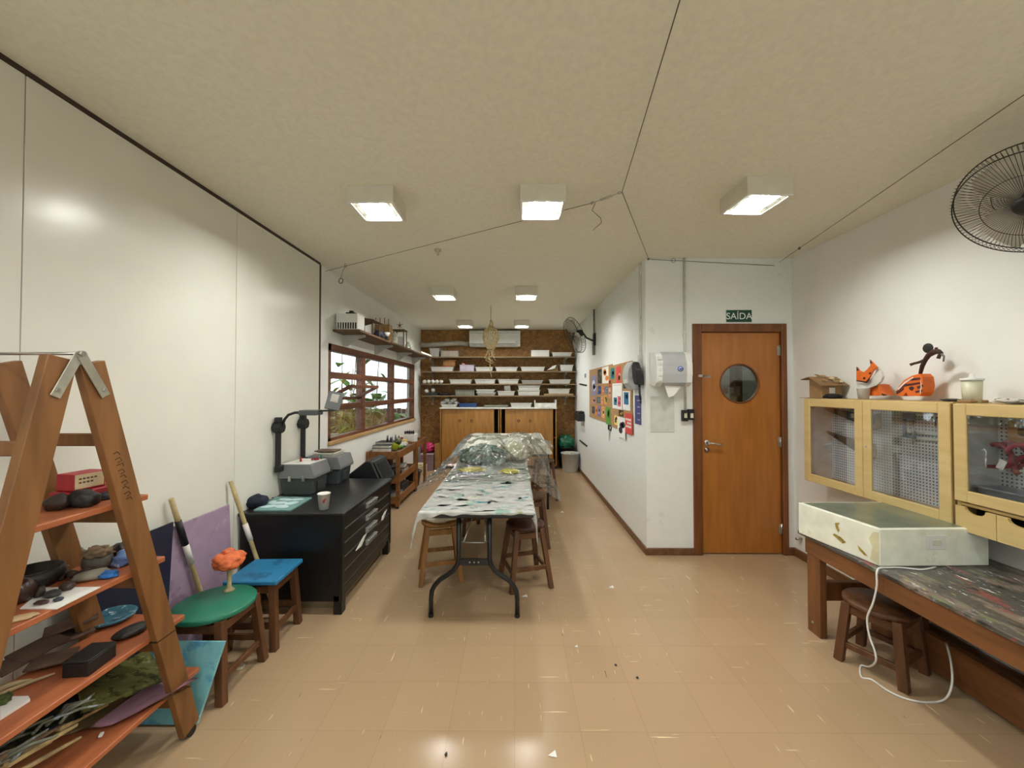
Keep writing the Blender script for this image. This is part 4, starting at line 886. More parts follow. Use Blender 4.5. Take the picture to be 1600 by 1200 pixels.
for k, (px, py, zz, L, Wd, rz, tx, ty, lab) in enumerate((
    (100, 1003, .012, .15, .11, .5, .05, .0, 'wide dark brown board at the far back of the stack on the third plank'), (112, 996, .05, .15, .10, .75, .12, -.05, 'dark brown board lying topmost across the pile on the third plank'),
    (60, 1028, .03, .13, .10, .2, .1, .08, 'brown board at the left of the pile on the third plank'), (82, 1040, .016, .12, .08, 1.0, .0, .05, 'narrow brown board at the front of the pile on the third plank'),
    (25, 1046, .02, .13, .09, .1, .06, .02, 'lowest brown board beside the pale sticks on the third plank'))):
    p = atZ(px, py, z)
    one(MB().box((p.x, p.y, z + zz + .008), (Wd, L, .010), (tx, ty, -rz)), 'clay_board', CRD, lab, 'board', 'brown boards on the third ladder plank')
for (a, b, r, lab) in (((0, 1085), (86, 1052), .007, 'thin pale stick reaching furthest right on the third plank'), ((0, 1076), (50, 1062), .01, 'thicker pale stick behind the thin one on the third plank')):
    p0, p1 = atZ(*a, z + r), atZ(*b, z + r); one(MB().tube([p0, p0.lerp(p1, .5) + Vector((0, 0, .003)), p1], [r, r * .9, r * .5], 7), 'stick', mat('stick_pale', '#b09a74', .7, var=.2), lab, 'stick', 'pale sticks on the third plank')
one(flat(MB(), [(0, 1126), (47, 1096), (44, 1091), (8, 1092), (0, 1094)], z, .008), 'paper_pad', PAPER, 'white paper pad at the near end of the third plank', 'paper')
p = atZ(4, 1098, z + .009)
one(MB().blob(p + Vector((0, 0, .012)), (.02, .02, .014), .5, 3, 3, 3), 'moss_ball', mat('moss_dark', '#4f5a2a', .9, var=.4, scale=60), 'small olive moss ball on the white paper pad', 'moss')
# plank 4
z = PZ[3]
MOSS = spotted('moss_paint', '#7c7b42', [('#47491f', 16, .53), ('#a3a06a', 34, .58), ('#d6d4c4', 7, .62)], rough=.8, bump=.5)
def curved(corners, t, curl, nz, seedz, h0=0):
    P = [atZ(x, y, z) for x, y in corners]
    def fn(u, v):
        q = P[0].lerp(P[1], u).lerp(P[3].lerp(P[2], u), v)
        return (q.x, q.y, z + h0 + curl * (abs(u - .5) * 2) ** 2 * .5 + nz * (1 + noise.noise(Vector((u * 3 + seedz, v * 3, 1)))))
    return MB().sheet(fn, 14, 10, t)
one(curved([(55, 1165), (205, 1122), (300, 1075), (215, 1060)], .003, .004, .003, 7, .003), 'pale_card', mat('card_tan', '#b49b6c', .7), 'tan card sheet at the bottom of the pile on the lowest plank', 'card')
one(curved([(140, 1148), (205, 1130), (312, 1068), (250, 1068)], .003, .03, .004, 3, .010), 'pink_sheet', mat('sheet_pink', '#c79aae', .6), 'pink sheet curling out under the mossy painting on the lowest plank', 'sheet')
def tilted(corners, t, nz, seedz):
    P = [atX(x, y, xx) for x, y, xx in corners]
    def fn(u, v):
        q = P[0].lerp(P[1], u).lerp(P[3].lerp(P[2], u), v); e = min(1, 5 * min(u, 1 - u, v, 1 - v))
        j = noise.noise(Vector((u * 3 + seedz, v * 3, 1))); k = noise.noise(Vector((u * 9 + seedz, v * 9, 5)))
        return (q.x + .008 * k, q.y + .012 * (1 - e) * k, q.z + nz * (j + .4 * k))
    return MB().sheet(fn, 24, 18, t)
one(tilted([(128, 1116, -1.50), (262, 1062, -1.50), (232, 1014, -1.725), (118, 1066, -1.725)], .004, .008, 1), 'moss_painting', MOSS, 'mossy green painted sheet with white edges on the lowest ladder plank', 'painting')
one(tilted([(-25, 1192, -1.535), (128, 1122, -1.525), (178, 1040, -1.73), (40, 1100, -1.73)], .004, .010, 5), 'dark_painting', spotted('paint_dark', '#44472a', [('#263349', 7, .54), ('#7b8896', 22, .66), ('#1f2214', 20, .53)], rough=.8, bump=.4), 'dark green and navy painted sheet left of the mossy one on the lowest plank', 'painting')
random.seed(31)
WDS = [mat('drift_a', '#96805a', .8, var=.25, scale=20), mat('drift_b', '#b29c70', .8, var=.25, scale=20), mat('drift_c', '#6e5a44', .8, var=.25, scale=20)]
for k, (a, b, r, h, lab) in enumerate((((30, 1206), (126, 1152), .008, .010, 'pale splintered stick nearest the plank edge'), ((10, 1196), (120, 1132), .010, .026, 'pale stick second from the plank edge in the driftwood bundle'),
    ((-10, 1190), (112, 1126), .008, .044, 'brownish stick at the top of the driftwood bundle'), ((90, 1140), (168, 1100), .010, .034, 'short brown stick across the pink sheet'), ((-10, 1206), (80, 1158), .010, .024, 'grey brown stick at the left end of the driftwood bundle'))):
    p0, p1 = atX(*a, -1.50 - .01 * k), atX(*b, -1.52 - .01 * k); one(MB().beam(p0, p1, r * 2, r * 1.3, (0, 0, 1), r * 1.2, r), 'driftwood', WDS[k % 3], lab, 'stick', 'driftwood on the lowest plank')
p = atX(40, 1150, -1.53)
m = MB(); 
for k in range(14):
    q = p + Vector((random.uniform(-.05, .03), random.uniform(-.08, .10), random.uniform(-.03, .0)))
    m.tube([q, q + Vector((random.uniform(-.02, .03), .04, random.uniform(0, .01))), q + Vector((random.uniform(-.02, .05), .09, random.uniform(-.01, .01)))], [.005, .006, .002], 5)
one(m, 'dried_twigs', spotted('twig_mix', '#6a6d60', [('#8d98a4', 30, .56), ('#4a5a3a', 22, .58)], rough=.8), 'tangle of grey green dried twigs at the left of the lowest plank', 'twigs', kind='stuff')
p = atZ(158, 1150, z); one(MB().box((p.x, p.y, z + .005), (.012, .02, .009), (0, 0, .5)), 'eraser', PAPER, 'tiny white chip on the lowest plank edge', 'chip')

# ------------------------------------------------------------------ boards and sticks leaning on the panelled wall
def lean(name, pts, t, m, lab, cat='board', edge=None):
    """pts: 4+ world points of the visible face; thickness added away from the room"""
    P = [Vector(p) for p in pts]; n = (P[1] - P[0]).cross(P[2] - P[0]).normalized()
    if n.x > 0: n = -n
    return one(MB().prism(P, n * t, .001), name, m, lab, cat)
lean('purple_board', [(-1.875, 1.93, .0), (-1.875, 2.615, .0), (-1.898, 2.60, .79), (-1.898, 1.95, .79)], .012, spotted('purple_paint', '#a58ea6', [('#8f7890', 5, .56), ('#b8a4b8', 7, .6)], rough=.6, bump=.1), 'lilac painted board leaning on the panelled wall between the sticks', 'board')
lean('navy_board', [(-1.80, 1.70, .18), (-1.79, 2.02, .18), (-1.72, 2.10, .45) , (-1.78, 2.135, .845), (-1.815, 1.62, .835)][:2] + [(-1.818, 2.06, .45), (-1.855, 2.125, .835), (-1.85, 1.62, .83)], .012, mat('navy_paint', '#1b1c33', .45, var=.15, scale=5), 'dark navy board leaning beside the lilac board behind the ladder', 'board')
lean('sky_painting', [(-1.775, 1.83, .004), (-1.466, 1.83, .004), (-1.405, 1.915, .33), (-1.80, 1.915, .33)], .015, spotted('sky_paint', '#7fc4cf', [('#a9dbe0', 3, .5), ('#5b9fc4', 4, .56), ('#cfe8e6', 9, .66)], rough=.35), 'pale turquoise painted canvas leaning low behind the ladder foot', 'painting')
BAMB = mat('bamboo', '#b3a273', .5, var=.2, scale=10)
def stick(a, b, lab, tapes):
    a, b = Vector(a), Vector(b); t = thing('bamboo_stick', lab, 'stick', tuple(b), group='bamboo sticks leaning on the wall')
    m = MB(); n = 8
    m.tube([a.lerp(b, i / n) for i in range(n + 1)], [.0125 + .0012 * (i % 2) for i in range(n + 1)], 10)
    m.build('cane', BAMB, t)
    for u, v, mm, nm in tapes: MB().cyl(a.lerp(b, u), a.lerp(b, v), .0165, seg=10).build(nm, mm, t)
TWH = mat('tape_white', '#dcdad4', .5); TBK = mat('tape_black', '#111113', .5)
stick((-1.885, 2.14, .955), (-1.845, 2.42, .012), 'bamboo stick with black and white tape leaning before the lilac board', [(.14, .30, TBK, 'black_tape'), (.30, .43, TWH, 'white_tape')])
stick((-1.893, 2.60, .945), (-1.62, 2.67, .012), 'bamboo stick with white tape leaning against the black plan chest', [(.31, .43, TWH, 'white_tape')])

# ------------------------------------------------------------------ stools
def stool(name, lab, loc, h, r, rz, wm, sm, square=False, splay=.05, lw=.035, group='wooden stools', sz=None):
    t = thing(name, lab, 'stool', loc, rz, group=group, world=False); hs = .028
    if square: MB().bb((-r, -r, h - hs), (r, r, h), .006).build('seat', sm, t)
    else: MB().lathe([(0, h - hs), (r - .006, h - hs), (r, h - hs + .006), (r, h - .006), (r - .006, h), (0, h)], (0, 0, 0), 36).build('seat', sm, t)
    k = r * (.72 if not square else .78); P = []
    for i, (sx, sy) in enumerate(((1, -1), (1, 1), (-1, 1), (-1, -1))):
        a = Vector((sx * k * .92, sy * k * .92, h - hs)); b = Vector((sx * (k * .92 + splay), sy * (k * .92 + splay), 0)); P.append((a, b))
        MB().beam(a, b, lw, lw, (sx, 0, 0)).build('leg', wm, t)
    for i in range(4):
        for lv in ((.36 if i % 2 else .30), .90):
            p, q = P[i][1].lerp(P[i][0], lv), P[(i + 1) % 4][1].lerp(P[(i + 1) % 4][0], lv)
            MB().beam(p, q, .02, .032 if lv < .5 else .045, (0, 0, 1)).build('stretcher', wm, t)
    return t
STW = wood('stool_wood', '#6b4428', '#4d2e18', 'z', .5); STL = wood('stool_wood_light', '#9a6a32', '#7b5024', 'z', .5); STD = wood('stool_wood_dark', '#4a2618', '#33180e', 'z', .4)
GRN = spotted('green_paint', '#24785f', [('#185a49', 6, .58), ('#7fae9a', 30, .72)], rough=.4); BLU = spotted('blue_paint', '#2f7fae', [('#24648e', 8, .56), ('#7db0c8', 26, .68)], rough=.45)
stool('round_stool', 'round stool with a green painted seat beside the ladder shelf', (-1.605, 2.10, 0), .42, .19, .0, STW, GRN, lw=.04, splay=.035)
stool('square_stool', 'square stool with a blue painted seat beside the black plan chest', (-1.575, 2.475, 0), .42, .158, .04, STW, BLU, True, .025, lw=.04)
# orange flower on its stick
fl = thing('clay_flower', 'lumpy orange flower head on a short stick standing on the green stool', 'sculpture', (-1.60, 2.12, .4205))
p = atZ(358, 922, .4205); fl.location = p; fl['w'] = tuple(p)
MB().lathe([(0, 0), (.03, 0), (.022, .008), (.011, .018), (.012, .10), (.014, .14), (0, .14)], p, 14).build('stem', mat('stem_cream', '#b9a67c', .6, var=.2), fl)
m = MB(); random.seed(2)
m.blob(p + Vector((0, 0, .17)), (.075, .068, .044), .28, 1.7, 9, 4, sm=True)
for k in range(9):
    a = k * .7; m.blob(p + Vector((.045 * math.cos(a), .045 * math.sin(a), .165 + .025 * math.sin(k * 2.3))), (.036, .032, .026), .22, 1.5, k, 3)
m.blob(p + Vector((-.008, 0, .212)), (.032, .028, .022), .3, 1.6, 4, 3)
m.build('flower_head', mat('orange_clay', '#dc6f3e', .6, var=.15, scale=30), fl)

# ------------------------------------------------------------------ black plan chest
BLKW = mat('chest_black', '#0f0f10', .38, var=.15, scale=8); BLKT = mat('chest_top', '#1f2020', .33, var=.25, scale=6, coat=.1)
X0, X1, Y0, Y1, ZT = -1.915, -1.19, 2.70, 3.78, .70
ch = thing('plan_chest', 'low black plan chest of wide drawers under the overhead projectors', 'chest of drawers', ((X0 + X1) / 2, (Y0 + Y1) / 2, 0))
MB().bb((X0 + .01, Y0 + .012, .09), (X1 - .022, Y1 - .012, ZT - .022)).build('carcass', BLKW, ch)
MB().bb((X0, Y0, ZT - .022), (X1 + .006, Y1, ZT), .004).build('top', BLKT, ch)
MB().bb((X0 + .05, Y0 + .10, 0.0), (X1 - .08, Y1 - .06, .089)).build('plinth', mat('plinth_tan', '#8e7c5e', .7), ch)
for x, y in ((X0 + .03, Y0 + .045), (X1 - .035, Y0 + .045), (X0 + .03, Y1 - .045), (X1 - .035, Y1 - .045)):
    MB().bb((x - .028, y - .033, 0), (x + .03, y + .033, .13)).build('foot', BLKW, ch)
HW = [.585, .49, .394, .298]
for k in range(5):
    z1 = .668 - k * .098 + 0; z0 = z1 - .092
    dw = MB().bb((X1 - .022, Y0 + .05, z0), (X1 - .006, Y1 - .04, z1), .002).build('drawer', BLKW, ch)
    MB().bb((X1 - .0065, Y0 + .05, z0 - .001), (X1 - .0045, Y1 - .04, z0 + .0035), 0).build('edge_strip', mat('worn_edge', '#6f6a60', .5), dw)
    if k < 4:
        zc = (z0 + z1) / 2; yc = 3.24
        MB().bb((X1 - .006, yc - .085, zc - .014), (X1 - .003, yc + .085, zc + .014), .001).build('handle_recess', BLACKP, dw)
        MB().bb((X1 - .006, yc - .1, zc + .012), (X1 + .026, yc + .1, zc + .022), .003).bb((X1 - .006, yc - .1, zc - .022), (X1 + .010, yc + .1, zc - .014), .003).bb((X1 - .006, yc - .1, zc - .014), (X1 + .02, yc - .089, zc + .012), .003).bb((X1 - .006, yc + .089, zc - .014), (X1 + .02, yc + .1, zc + .012), .003).build('handle', mat('handle_nickel', '#b8b6b0', .35, .5), dw)
MB().bb((X1 - .022, Y0 + .05, .13), (X1 - .008, Y1 - .04, .174), .002).build('lower_panel', BLKW, ch)
for ya, yb2 in ((Y0 + .01, Y0 + .048), (Y1 - .038, Y1 - .01)): MB().bb((X1 - .024, ya, .09), (X1, yb2, ZT - .023), .002).build('corner_post', BLKW, ch)
for px, py, lab, zc in ((598, 806, 'crumpled white paper stuck in the second drawer handle', .47), (564, 846, 'torn white paper stuck beside the fourth drawer handle', .285)):
    q = atX(px, py, X1 + .02); d = .05 if px < 580 else .03
    one(MB().prism([q + Vector((0, -.10 if px < 580 else -.035, -.03)), q + Vector((.002, .0, -.035)), q + Vector((.012, .075, .035)), q + Vector((.008, .03, .03)), q + Vector((0, -.02, .0))], (.003, 0, 0)), 'torn_paper', PAPER, lab, 'paper')
# cup, painted board, dark cap
cz = ZT
q = atZ(506, 795, cz)
cup = thing('paper_cup', 'white paper cup with a small red mark on the black plan chest', 'cup', tuple(q))
MB().lathe([(0, .004), (.030, .004), (.030, 0), (.032, 0), (.042, .108), (.044, .108), (.044, .113), (.0405, .113), (.030, .008), (0, .008)], q, 28).build('cup_body', mat('cup_white', '#eeece6', .5, var=.01), cup)
def cupmark(cx_, cz_, rx, rz, n=8):
    P = []
    for k in range(n):
        a = 2 * PI * k / n; zz = cz_ + rz * math.sin(a); th = cx_ + rx * math.cos(a); r = .032 + .010 * zz / .108 + .0006
        P.append(Vector((r * math.sin(th), -r * math.cos(th), zz)) + q)
    return P
MB().prism(cupmark(.45, .062, .22, .013), (.0002, -.0008, 0)).prism(cupmark(.62, .075, .16, .008), (.0002, -.0008, 0)).build('cup_mark', mat('cup_red', '#a8402c', .5), cup)
MB().prism(cupmark(.35, .055, .1, .006), (.0004, -.0014, 0)).build('cup_mark', mat('cup_brown', '#5c3a20', .5), cup)
P = [atZ(x, y, cz) for x, y in ((396, 799), (454, 799), (487, 779), (432, 777.5))]
pb = thing('painted_tile', 'small pale blue and white painted board lying on the plan chest', 'painting', tuple(P[0]))
MB().prism(P, (0, 0, .010), .001).build('board', mat('tile_teal', '#7aa3a0', .6), pb)
m = MB(); random.seed(12)
def tq(u, v): return P[0].lerp(P[1], u).lerp(P[3].lerp(P[2], u), v)
for k, (u, v, ru, rv, a) in enumerate(((.25, .25, .20, .10, .3), (.6, .25, .22, .11, -.3), (.35, .5, .24, .10, .1), (.72, .5, .18, .12, .6), (.4, .76, .20, .09, -.2), (.72, .78, .17, .08, .2), (.16, .55, .08, .12, .0))):
    m.prism([tq(u + ru * math.cos(t) * math.cos(a) - rv * math.sin(t) * math.sin(a), v + ru * math.cos(t) * math.sin(a) + rv * math.sin(t) * math.cos(a)) + Vector((0, 0, .0102 + .0002 * k)) for t in [j * PI / 6 for j in range(12)]], (0, 0, .0006))
m.build('painted_shapes', mat('tile_white', '#cfe9ee', .5), pb)
q = atZ(396, 793, cz)
one(MB().blob((q.x + .0, q.y + .03, cz + .035), (.085, .075, .05), .18, 2, 2, 3, .7).blob((q.x - .09, q.y - .0, cz + .012), (.05, .04, .014), .2, 2, 4, 2, .8), 'beanie', mat('cap_navy', '#141a2b', .85, var=.2, scale=40, bump=.3), 'dark navy cap lying at the corner of the plan chest', 'hat', base=(q.x, q.y, cz))
# ------------------------------------------------------------------ overhead projectors
PG1, PG2 = mat('projector_lid', '#77797a', .5, var=.05), mat('projector_base', '#3e4344', .5, var=.08)
def projector(lab, y0, y1, zb, arm, xr):
    t = thing('overhead_projector', lab, 'overhead projector', (-1.76, (y0 + y1) / 2, zb), group='overhead projectors')
    x0 = -1.905; b = MB()
    b.prism([(x0 + .03, y0 + .02, zb), (xr - .035, y0 + .02, zb), (xr - .015, y0 + .012, zb + .135), (x0 + .012, y0 + .012, zb + .135)], (0, y1 - y0 - .035, 0), .006).build('base', PG2, t)
    MB().bb((xr - .019, y0 + .08, zb + .03), (xr - .012, y1 - .1, zb + .1), .002).build('side_vent', mat('vent_dark', '#2e3233', .5), t)
    l = MB(); z0, z1, z2 = zb + .135, zb + .16, zb + .25
    l.prism([(x0, y0, z0), (xr, y0, z0), (xr, y0, z1), (xr - .03, y0, z2), (x0 + .02, y0, z2), (x0, y0, z1)], (0, y1 - y0, 0), .005).build('lid', PG1, t)
    for x in (x0 + .09, xr - .09): MB().bb((x - .012, y0 - .006, z0 - .02), (x + .012, y0 + .012, z0 + .022), .002).build('latch', METAL, t)
    xp, yp = -1.895 + .012, y0 - .045
    MB().bb((xp - .02, yp - .02, zb + .20), (xp + .02, yp + .06, zb + .25), .004).build('post_socket', BLACKP, t)
    MB().bb((xp - .017, yp - .017, zb + .2), (xp + .017, yp + .017, zb + .57), .004).build('post', BLACKP, t)
    MB().cyl((xp - .03, yp, zb + .555), (xp + .034, yp, zb + .555), .045, seg=8, smooth=False).bb((xp - .022, yp - .022, zb + .59), (xp + .022, yp + .022, zb + .635), .004).build('head_knob', BLACKP, t)
    if arm:
        zt = zb + .672
        MB().tube([(xp + .03, yp, zb + .57), (xp + .05, yp, zb + .62), (xp + .08, yp, zb + .655), (xp + .13, yp, zt), (xp + .22, yp, zt + .004)], .011, 10).build('arm', BLACKM, t)
        MB().bb((xp + .19, yp - .06, zt - .018), (xp + .33, yp + .06, zt + .022), .006).build('lens_head', mat('lens_grey', '#4c4f52', .45), t)
        MB().beam((xp + .30, yp, zt + .012), (xp + .46, yp, zt + .022), .03, .014).build('mirror_arm', BLACKM, t)
        mc = Vector((xp + .445, yp, zt + .095))
        fr = MB().box(mc, (.11, .014, .15), (-.35, .22, .35)).build('mirror_head', mat('mirror_case', '#5a5d5f', .4), t)
        MB().box(mc + Euler((-.35, .22, .35)).to_matrix() @ Vector((.0, -.0, .02)) , (.06, .02, .07), (-.35, .22, .35)).build('mirror', METAL, fr)
    else:
        MB().bb((xp - .015, yp - .02, zb + .6), (xp + .02, yp + .02, zb + .64)).build('post_cap', BLACKP, t)
    return t
projector('grey overhead projector with its lamp arm raised, nearer one on the plan chest', 3.15, 3.43, ZT, True, -1.615)
projector('grey overhead projector behind the one with the raised arm on the plan chest', 3.515, 3.80, ZT, False, -1.565)
zp = ZT + .251
one(MB().prism([(-1.88, 3.16, zp), (-1.66, 3.16, zp), (-1.645, 3.41, zp), (-1.87, 3.42, zp)], (0, 0, .003)), 'paper_sheet', PAPER, 'white papers spread on the nearer overhead projector', 'paper')
for px, py, c, lab in ((470, 721, '#b02a2a', 'red felt pen cap standing on the nearer projector papers'), (502, 717, '#1d6a48', 'green felt pen cap standing on the nearer projector papers')):
    q = atZ(px, py, zp + .0035); one(MB().lathe([(0, 0), (.008, 0), (.007, .036), (0, .038)], q, 12), 'pen_cap', mat('cap_' + c[1:], c, .4), lab, 'pen cap')
q = atZ(492, 719, zp + .0035); m = MB(); random.seed(9)
for k in range(4): m.blob(q + Vector((-.02 + .014 * k, .012 * (k % 2), .008)), (.012, .010, .008), .5, 2, k, 2)
one(m, 'red_scraps', mat('scrap_red', '#a52a34', .6), 'small red scraps heaped between the two pen caps', 'scraps', base=q)
ty = thing('lidded_tray', 'off white plastic tray with a brown pad on the farther projector', 'tray', (-1.72, 3.64, zp - .0))
tray_mb(-1.83, -1.63, 3.53, 3.76, zp, .03, .012).build('tray_body', mat('tray_ivory', '#cfcdbf', .5), ty)
MB().bb((-1.85, 3.60, zp + .031), (-1.66, 3.74, zp + .041), .003).build('brown_pad', mat('pad_brown', '#6d5646', .7), ty)
# black cable drooping behind the projector
one(MB().tube([(-1.90, 3.06, ZT + .006), (-1.86, 3.10, ZT + .006), (-1.80, 3.12, ZT + .006), (-1.84, 3.02, ZT + .006), (-1.90, 2.98, ZT + .006)], .005, 6), 'power_cable', BLACKP, 'black cable coiled before the nearer projector', 'cable')
# stage wedge on a box
one(MB().bb((-1.86, 3.86, 0), (-1.42, 4.42, .52), .006), 'black_crate', BLACKP, 'black crate standing on the floor between the plan chest and the cart', 'crate')
wz = .521; w_ = thing('stage_monitor', 'black wedge loudspeaker between the plan chest and the cart', 'speaker', (-1.55, 4.1, wz))
A, B, Cc = (-1.80, 3.90, wz), (-1.27, 3.90, wz), (-1.47, 3.90, .90)
MB().prism([(-1.90, 3.90, wz), (-1.36, 3.90, wz), (-1.32, 3.90, wz + .08), (-1.43, 3.90, .835), (-1.49, 3.90, .84)], (0, .42, 0), .01).build('cabinet', BLACKP, w_)
def wg(u, v): return (-1.318 - .100 * u + .004, 3.93 + .36 * v, wz + .10 + .20 * u)
MB().sheet(wg, 6, 6, .006).build('grille', mat('grille_grey', '#2b2d2f', .6, var=.4, scale=200), w_)

# ------------------------------------------------------------------ cart and side table
CRT = wood('cart_wood', '#8c5a2c', '#6b4019', 'y', .5)
def cart(lab, x0, x1, y0, y1, tiers, zt, name='wooden_cart'):
    t = thing(name, lab, 'cart', ((x0 + x1) / 2, (y0 + y1) / 2, 0))
    for x in (x0, x1):
        for y in (y0, y1): MB().bb((x - .022, y - .022, .0 if len(tiers) < 2 else .035), (x + .022, y + .022, zt - .002), .003).build('leg', CRT, t)
    for z in tiers:
        b = MB().bb((x0 + .022, y0 + .012, z), (x1 - .022, y1 - .012, z + .012), 0)
        for x in (x0, x1): b.bb((x - .014, y0 + .022, z - .01), (x + .014, y1 - .022, z + .085), .003)
        for y in (y0, y1): b.bb((x0 + .022, y - .014, z - .01), (x1 - .022, y + .014, z + .085), .003)
        b.build('tray', CRT, t)
    if len(tiers) > 1:
        for x in (x0, x1):
            for y in (y0, y1): MB().cyl((x - .012, y, .018), (x + .012, y, .018), .018, seg=12).build('wheel', BLACKP, t)
cart('brown three tier wooden cart crowded with books under the window', -1.92, -1.53, 5.13, 6.0, [.66, .34, .07], .75)
cart('brown wooden side table behind the three tier cart', -1.92, -1.53, 6.08, 6.66, [.665], .755, 'side_table')
zc = .673
def cbook(x, y, z, w, d, h, rz, c, lab, name='book', cat='book'):
    t = thing(name, lab, cat, (x, y, z), rz, group='books and boxes on the cart', world=False)
    MB().bb((-w / 2, -d / 2, 0), (w / 2, d / 2, .004), 0).bb((-w / 2, -d / 2, h - .004), (w / 2, d / 2, h), 0).bb((-w / 2, -d / 2, .004), (-w / 2 + .004, d / 2, h - .004), 0).build('cover', mat('cover_' + c[1:], c, .5), t)
    MB().bb((-w / 2 + .004, -d / 2 + .003, .004), (w / 2 - .004, d / 2 - .003, h - .004), 0).build('pages', mat('book_pages', '#d9d4c6', .8), t)
cbook(-1.725, 5.56, zc, .34, .80, .06, 0, '#6f6a62', 'wide flat grey portfolio filling the cart top beneath the books', 'portfolio', 'portfolio')
zc = .7335
cbook(-1.77, 5.25, zc, .24, .17, .05, .05, '#5a5652', 'thick grey book lying at the near left corner of the cart top')
cbook(-1.765, 5.25, zc + .051, .23, .16, .035, -.03, '#2f3234', 'dark book lying on the thick grey book at the cart front')
cbook(-1.78, 5.50, zc, .26, .19, .06, .1, '#3a4a5a', 'blue grey book under the dark palette in the cart middle')
cbook(-1.78, 5.50, zc + .061, .27, .2, .04, -.1, '#1c1e22', 'dark flat case on the blue grey book in the cart middle', 'paint_case', 'case')
cbook(-1.77, 5.80, zc, .25, .2, .075, .0, '#c8c4b8', 'pale book stack block at the far end of the cart top')
random.seed(17)
for k in range(9):
    y = 5.36 + .064 * k; x = -1.80 + .03 * (k % 3)
    zz = zc + .102 if 5.40 < y < 5.60 else zc + .0 ; 
    zz = {0: zc + .0, 1: zc + .102, 2: zc + .102, 3: zc + .102, 4: zc, 5: zc, 6: zc + .076, 7: zc + .076, 8: zc + .076}[k]
    x = -1.86 if zz == zc else x
    one(MB().lathe([(0, 0), (.012, 0), (.012, .04), (.006, .05), (.006, .062 + .02 * (k % 2)), (0, .062 + .02 * (k % 2))], (x, y, zz), 10), 'ink_bottle', mat('ink_dark', '#22262c', .35) if k % 3 else mat('ink_grey', '#8a8a84', .4), 'small dark ink bottle standing among the books along the wall side of the cart', 'bottle', 'ink bottles on the cart')
tin = thing('paint_tin', 'tilted lime yellow paint tin at the near corner of the cart', 'tin', (-1.60, 5.30, zc + .01), 0, world=False); tin.rotation_euler = (-.1, .5, 0)
MB().lathe([(0, 0), (.047, 0), (.047, .15), (0, .15)], (0, 0, .0), 22).build('can_body', mat('tin_lime', '#b3bd1f', .35, var=.05), tin)
MB().lathe([(.0475, .085), (.0478, .085), (.0478, .145), (.0475, .145)], (0, 0, 0), 22).build('can_label', spotted('tin_label', '#3e3f26', [('#8a8f3a', 30, .56)], rough=.4), tin)
MB().lathe([(0, .151), (.043, .151), (.049, .15), (.049, .157), (0, .153)], (0, 0, 0), 22).build('can_lid', METAL, tin); tin.location = (-1.635, 5.28, zc + .026)
one(MB().blob((-1.625, 5.45, zc + .03), (.07, .06, .035), .4, 2.5, 5, 3, .85), 'green_cloth', spotted('cloth_green', '#5f9a3f', [('#c9562c', 12, .58), ('#d8d4c0', 16, .6)], rough=.7), 'green and orange crumpled wrapper beside the lime tin on the cart', 'wrapper', base=(-1.625, 5.45, zc))
one(MB().blob((-1.64, 5.68, zc + .03), (.07, .1, .04), .5, 2.5, 6, 3, .75), 'crumpled_cloth', spotted('cloth_bw', '#c8c6be', [('#2e3134', 14, .55), ('#3f6a9a', 18, .62)], rough=.8), 'grey and white crumpled rags at the middle of the cart top', 'rag', base=(-1.64, 5.68, zc))
one(MB().blob((-1.66, 5.88, zc + .04), (.05, .05, .05), .3, 2, 7, 3, .8), 'yellow_pack', spotted('pack_yellow', '#d9b23c', [('#3a2418', 14, .55), ('#b8352c', 18, .6)], rough=.5), 'yellow and brown snack pack at the far end of the cart top', 'packet', base=(-1.66, 5.88, zc))
zs = .678
wp = thing('white_box', 'white box of dark brushes on the side table behind the cart', 'box', (-1.72, 6.4, zs))
MB().bb((-1.80, 6.30, zs), (-1.62, 6.52, zs + .16), .004).build('body', PAPER, wp)
m = MB()
for k in range(7): m.lathe([(0, 0), (.014, 0), (.018, .03), (.008, .05), (0, .055)], (-1.78 + .022 * k, 6.36 + .04 * (k % 3), zs + .161), 10)
m.build('brush_tops', BLACKP, wp)
one(MB().bb((-1.86, 6.14, zs), (-1.66, 6.27, zs + .06), .004), 'pencil_case', mat('case_red', '#8c3a34', .5), 'dull red case on the near end of the side table', 'case')
# lower cart tiers
z2 = .353
one(MB().blob((-1.70, 5.45, z2 + .055), (.12, .18, .06), .4, 2.5, 12, 4, .78), 'black_bag', mat('bag_black', '#1b1d20', .45, var=.3, scale=20), 'black bag slumped on the middle tier of the cart', 'bag', base=(-1.70, 5.45, z2))
cbook(-1.70, 5.78, z2, .22, .22, .07, .0, '#7c2f2a', 'dark red book on the middle tier of the cart')
cbook(-1.71, 5.79, z2 + .071, .2, .2, .04, .1, '#b4b8bc', 'pale grey book on top of the dark red one in the cart')
z3 = .083
cbook(-1.66, 5.40, z3, .18, .25, .07, .05, '#8a8e90', 'grey book lying on the lowest tier of the cart')
one(MB().blob((-1.76, 5.27, z3 + .06), (.08, .06, .07), .3, 2, 4, 3, .85), 'blue_bag', mat('bag_blue', '#2c6f9a', .5, var=.2), 'blue cloth bundle at the near end of the lowest cart tier', 'bundle', base=(-1.76, 5.27, z3))
one(MB().bb((-1.82, 5.60, z3), (-1.60, 5.92, z3 + .12), .005), 'grey_case', mat('case_dark', '#4a4d4e', .5), 'dark grey case at the far end of the lowest cart tier', 'case')
bk_ = thing('bucket', 'black bucket on the floor under the side table', 'bucket', (-1.66, 6.38, 0))
binshape(MB(), -1.66, 6.38, 0, .10, .135, .24).build('bucket_body', BLACKP, bk_)
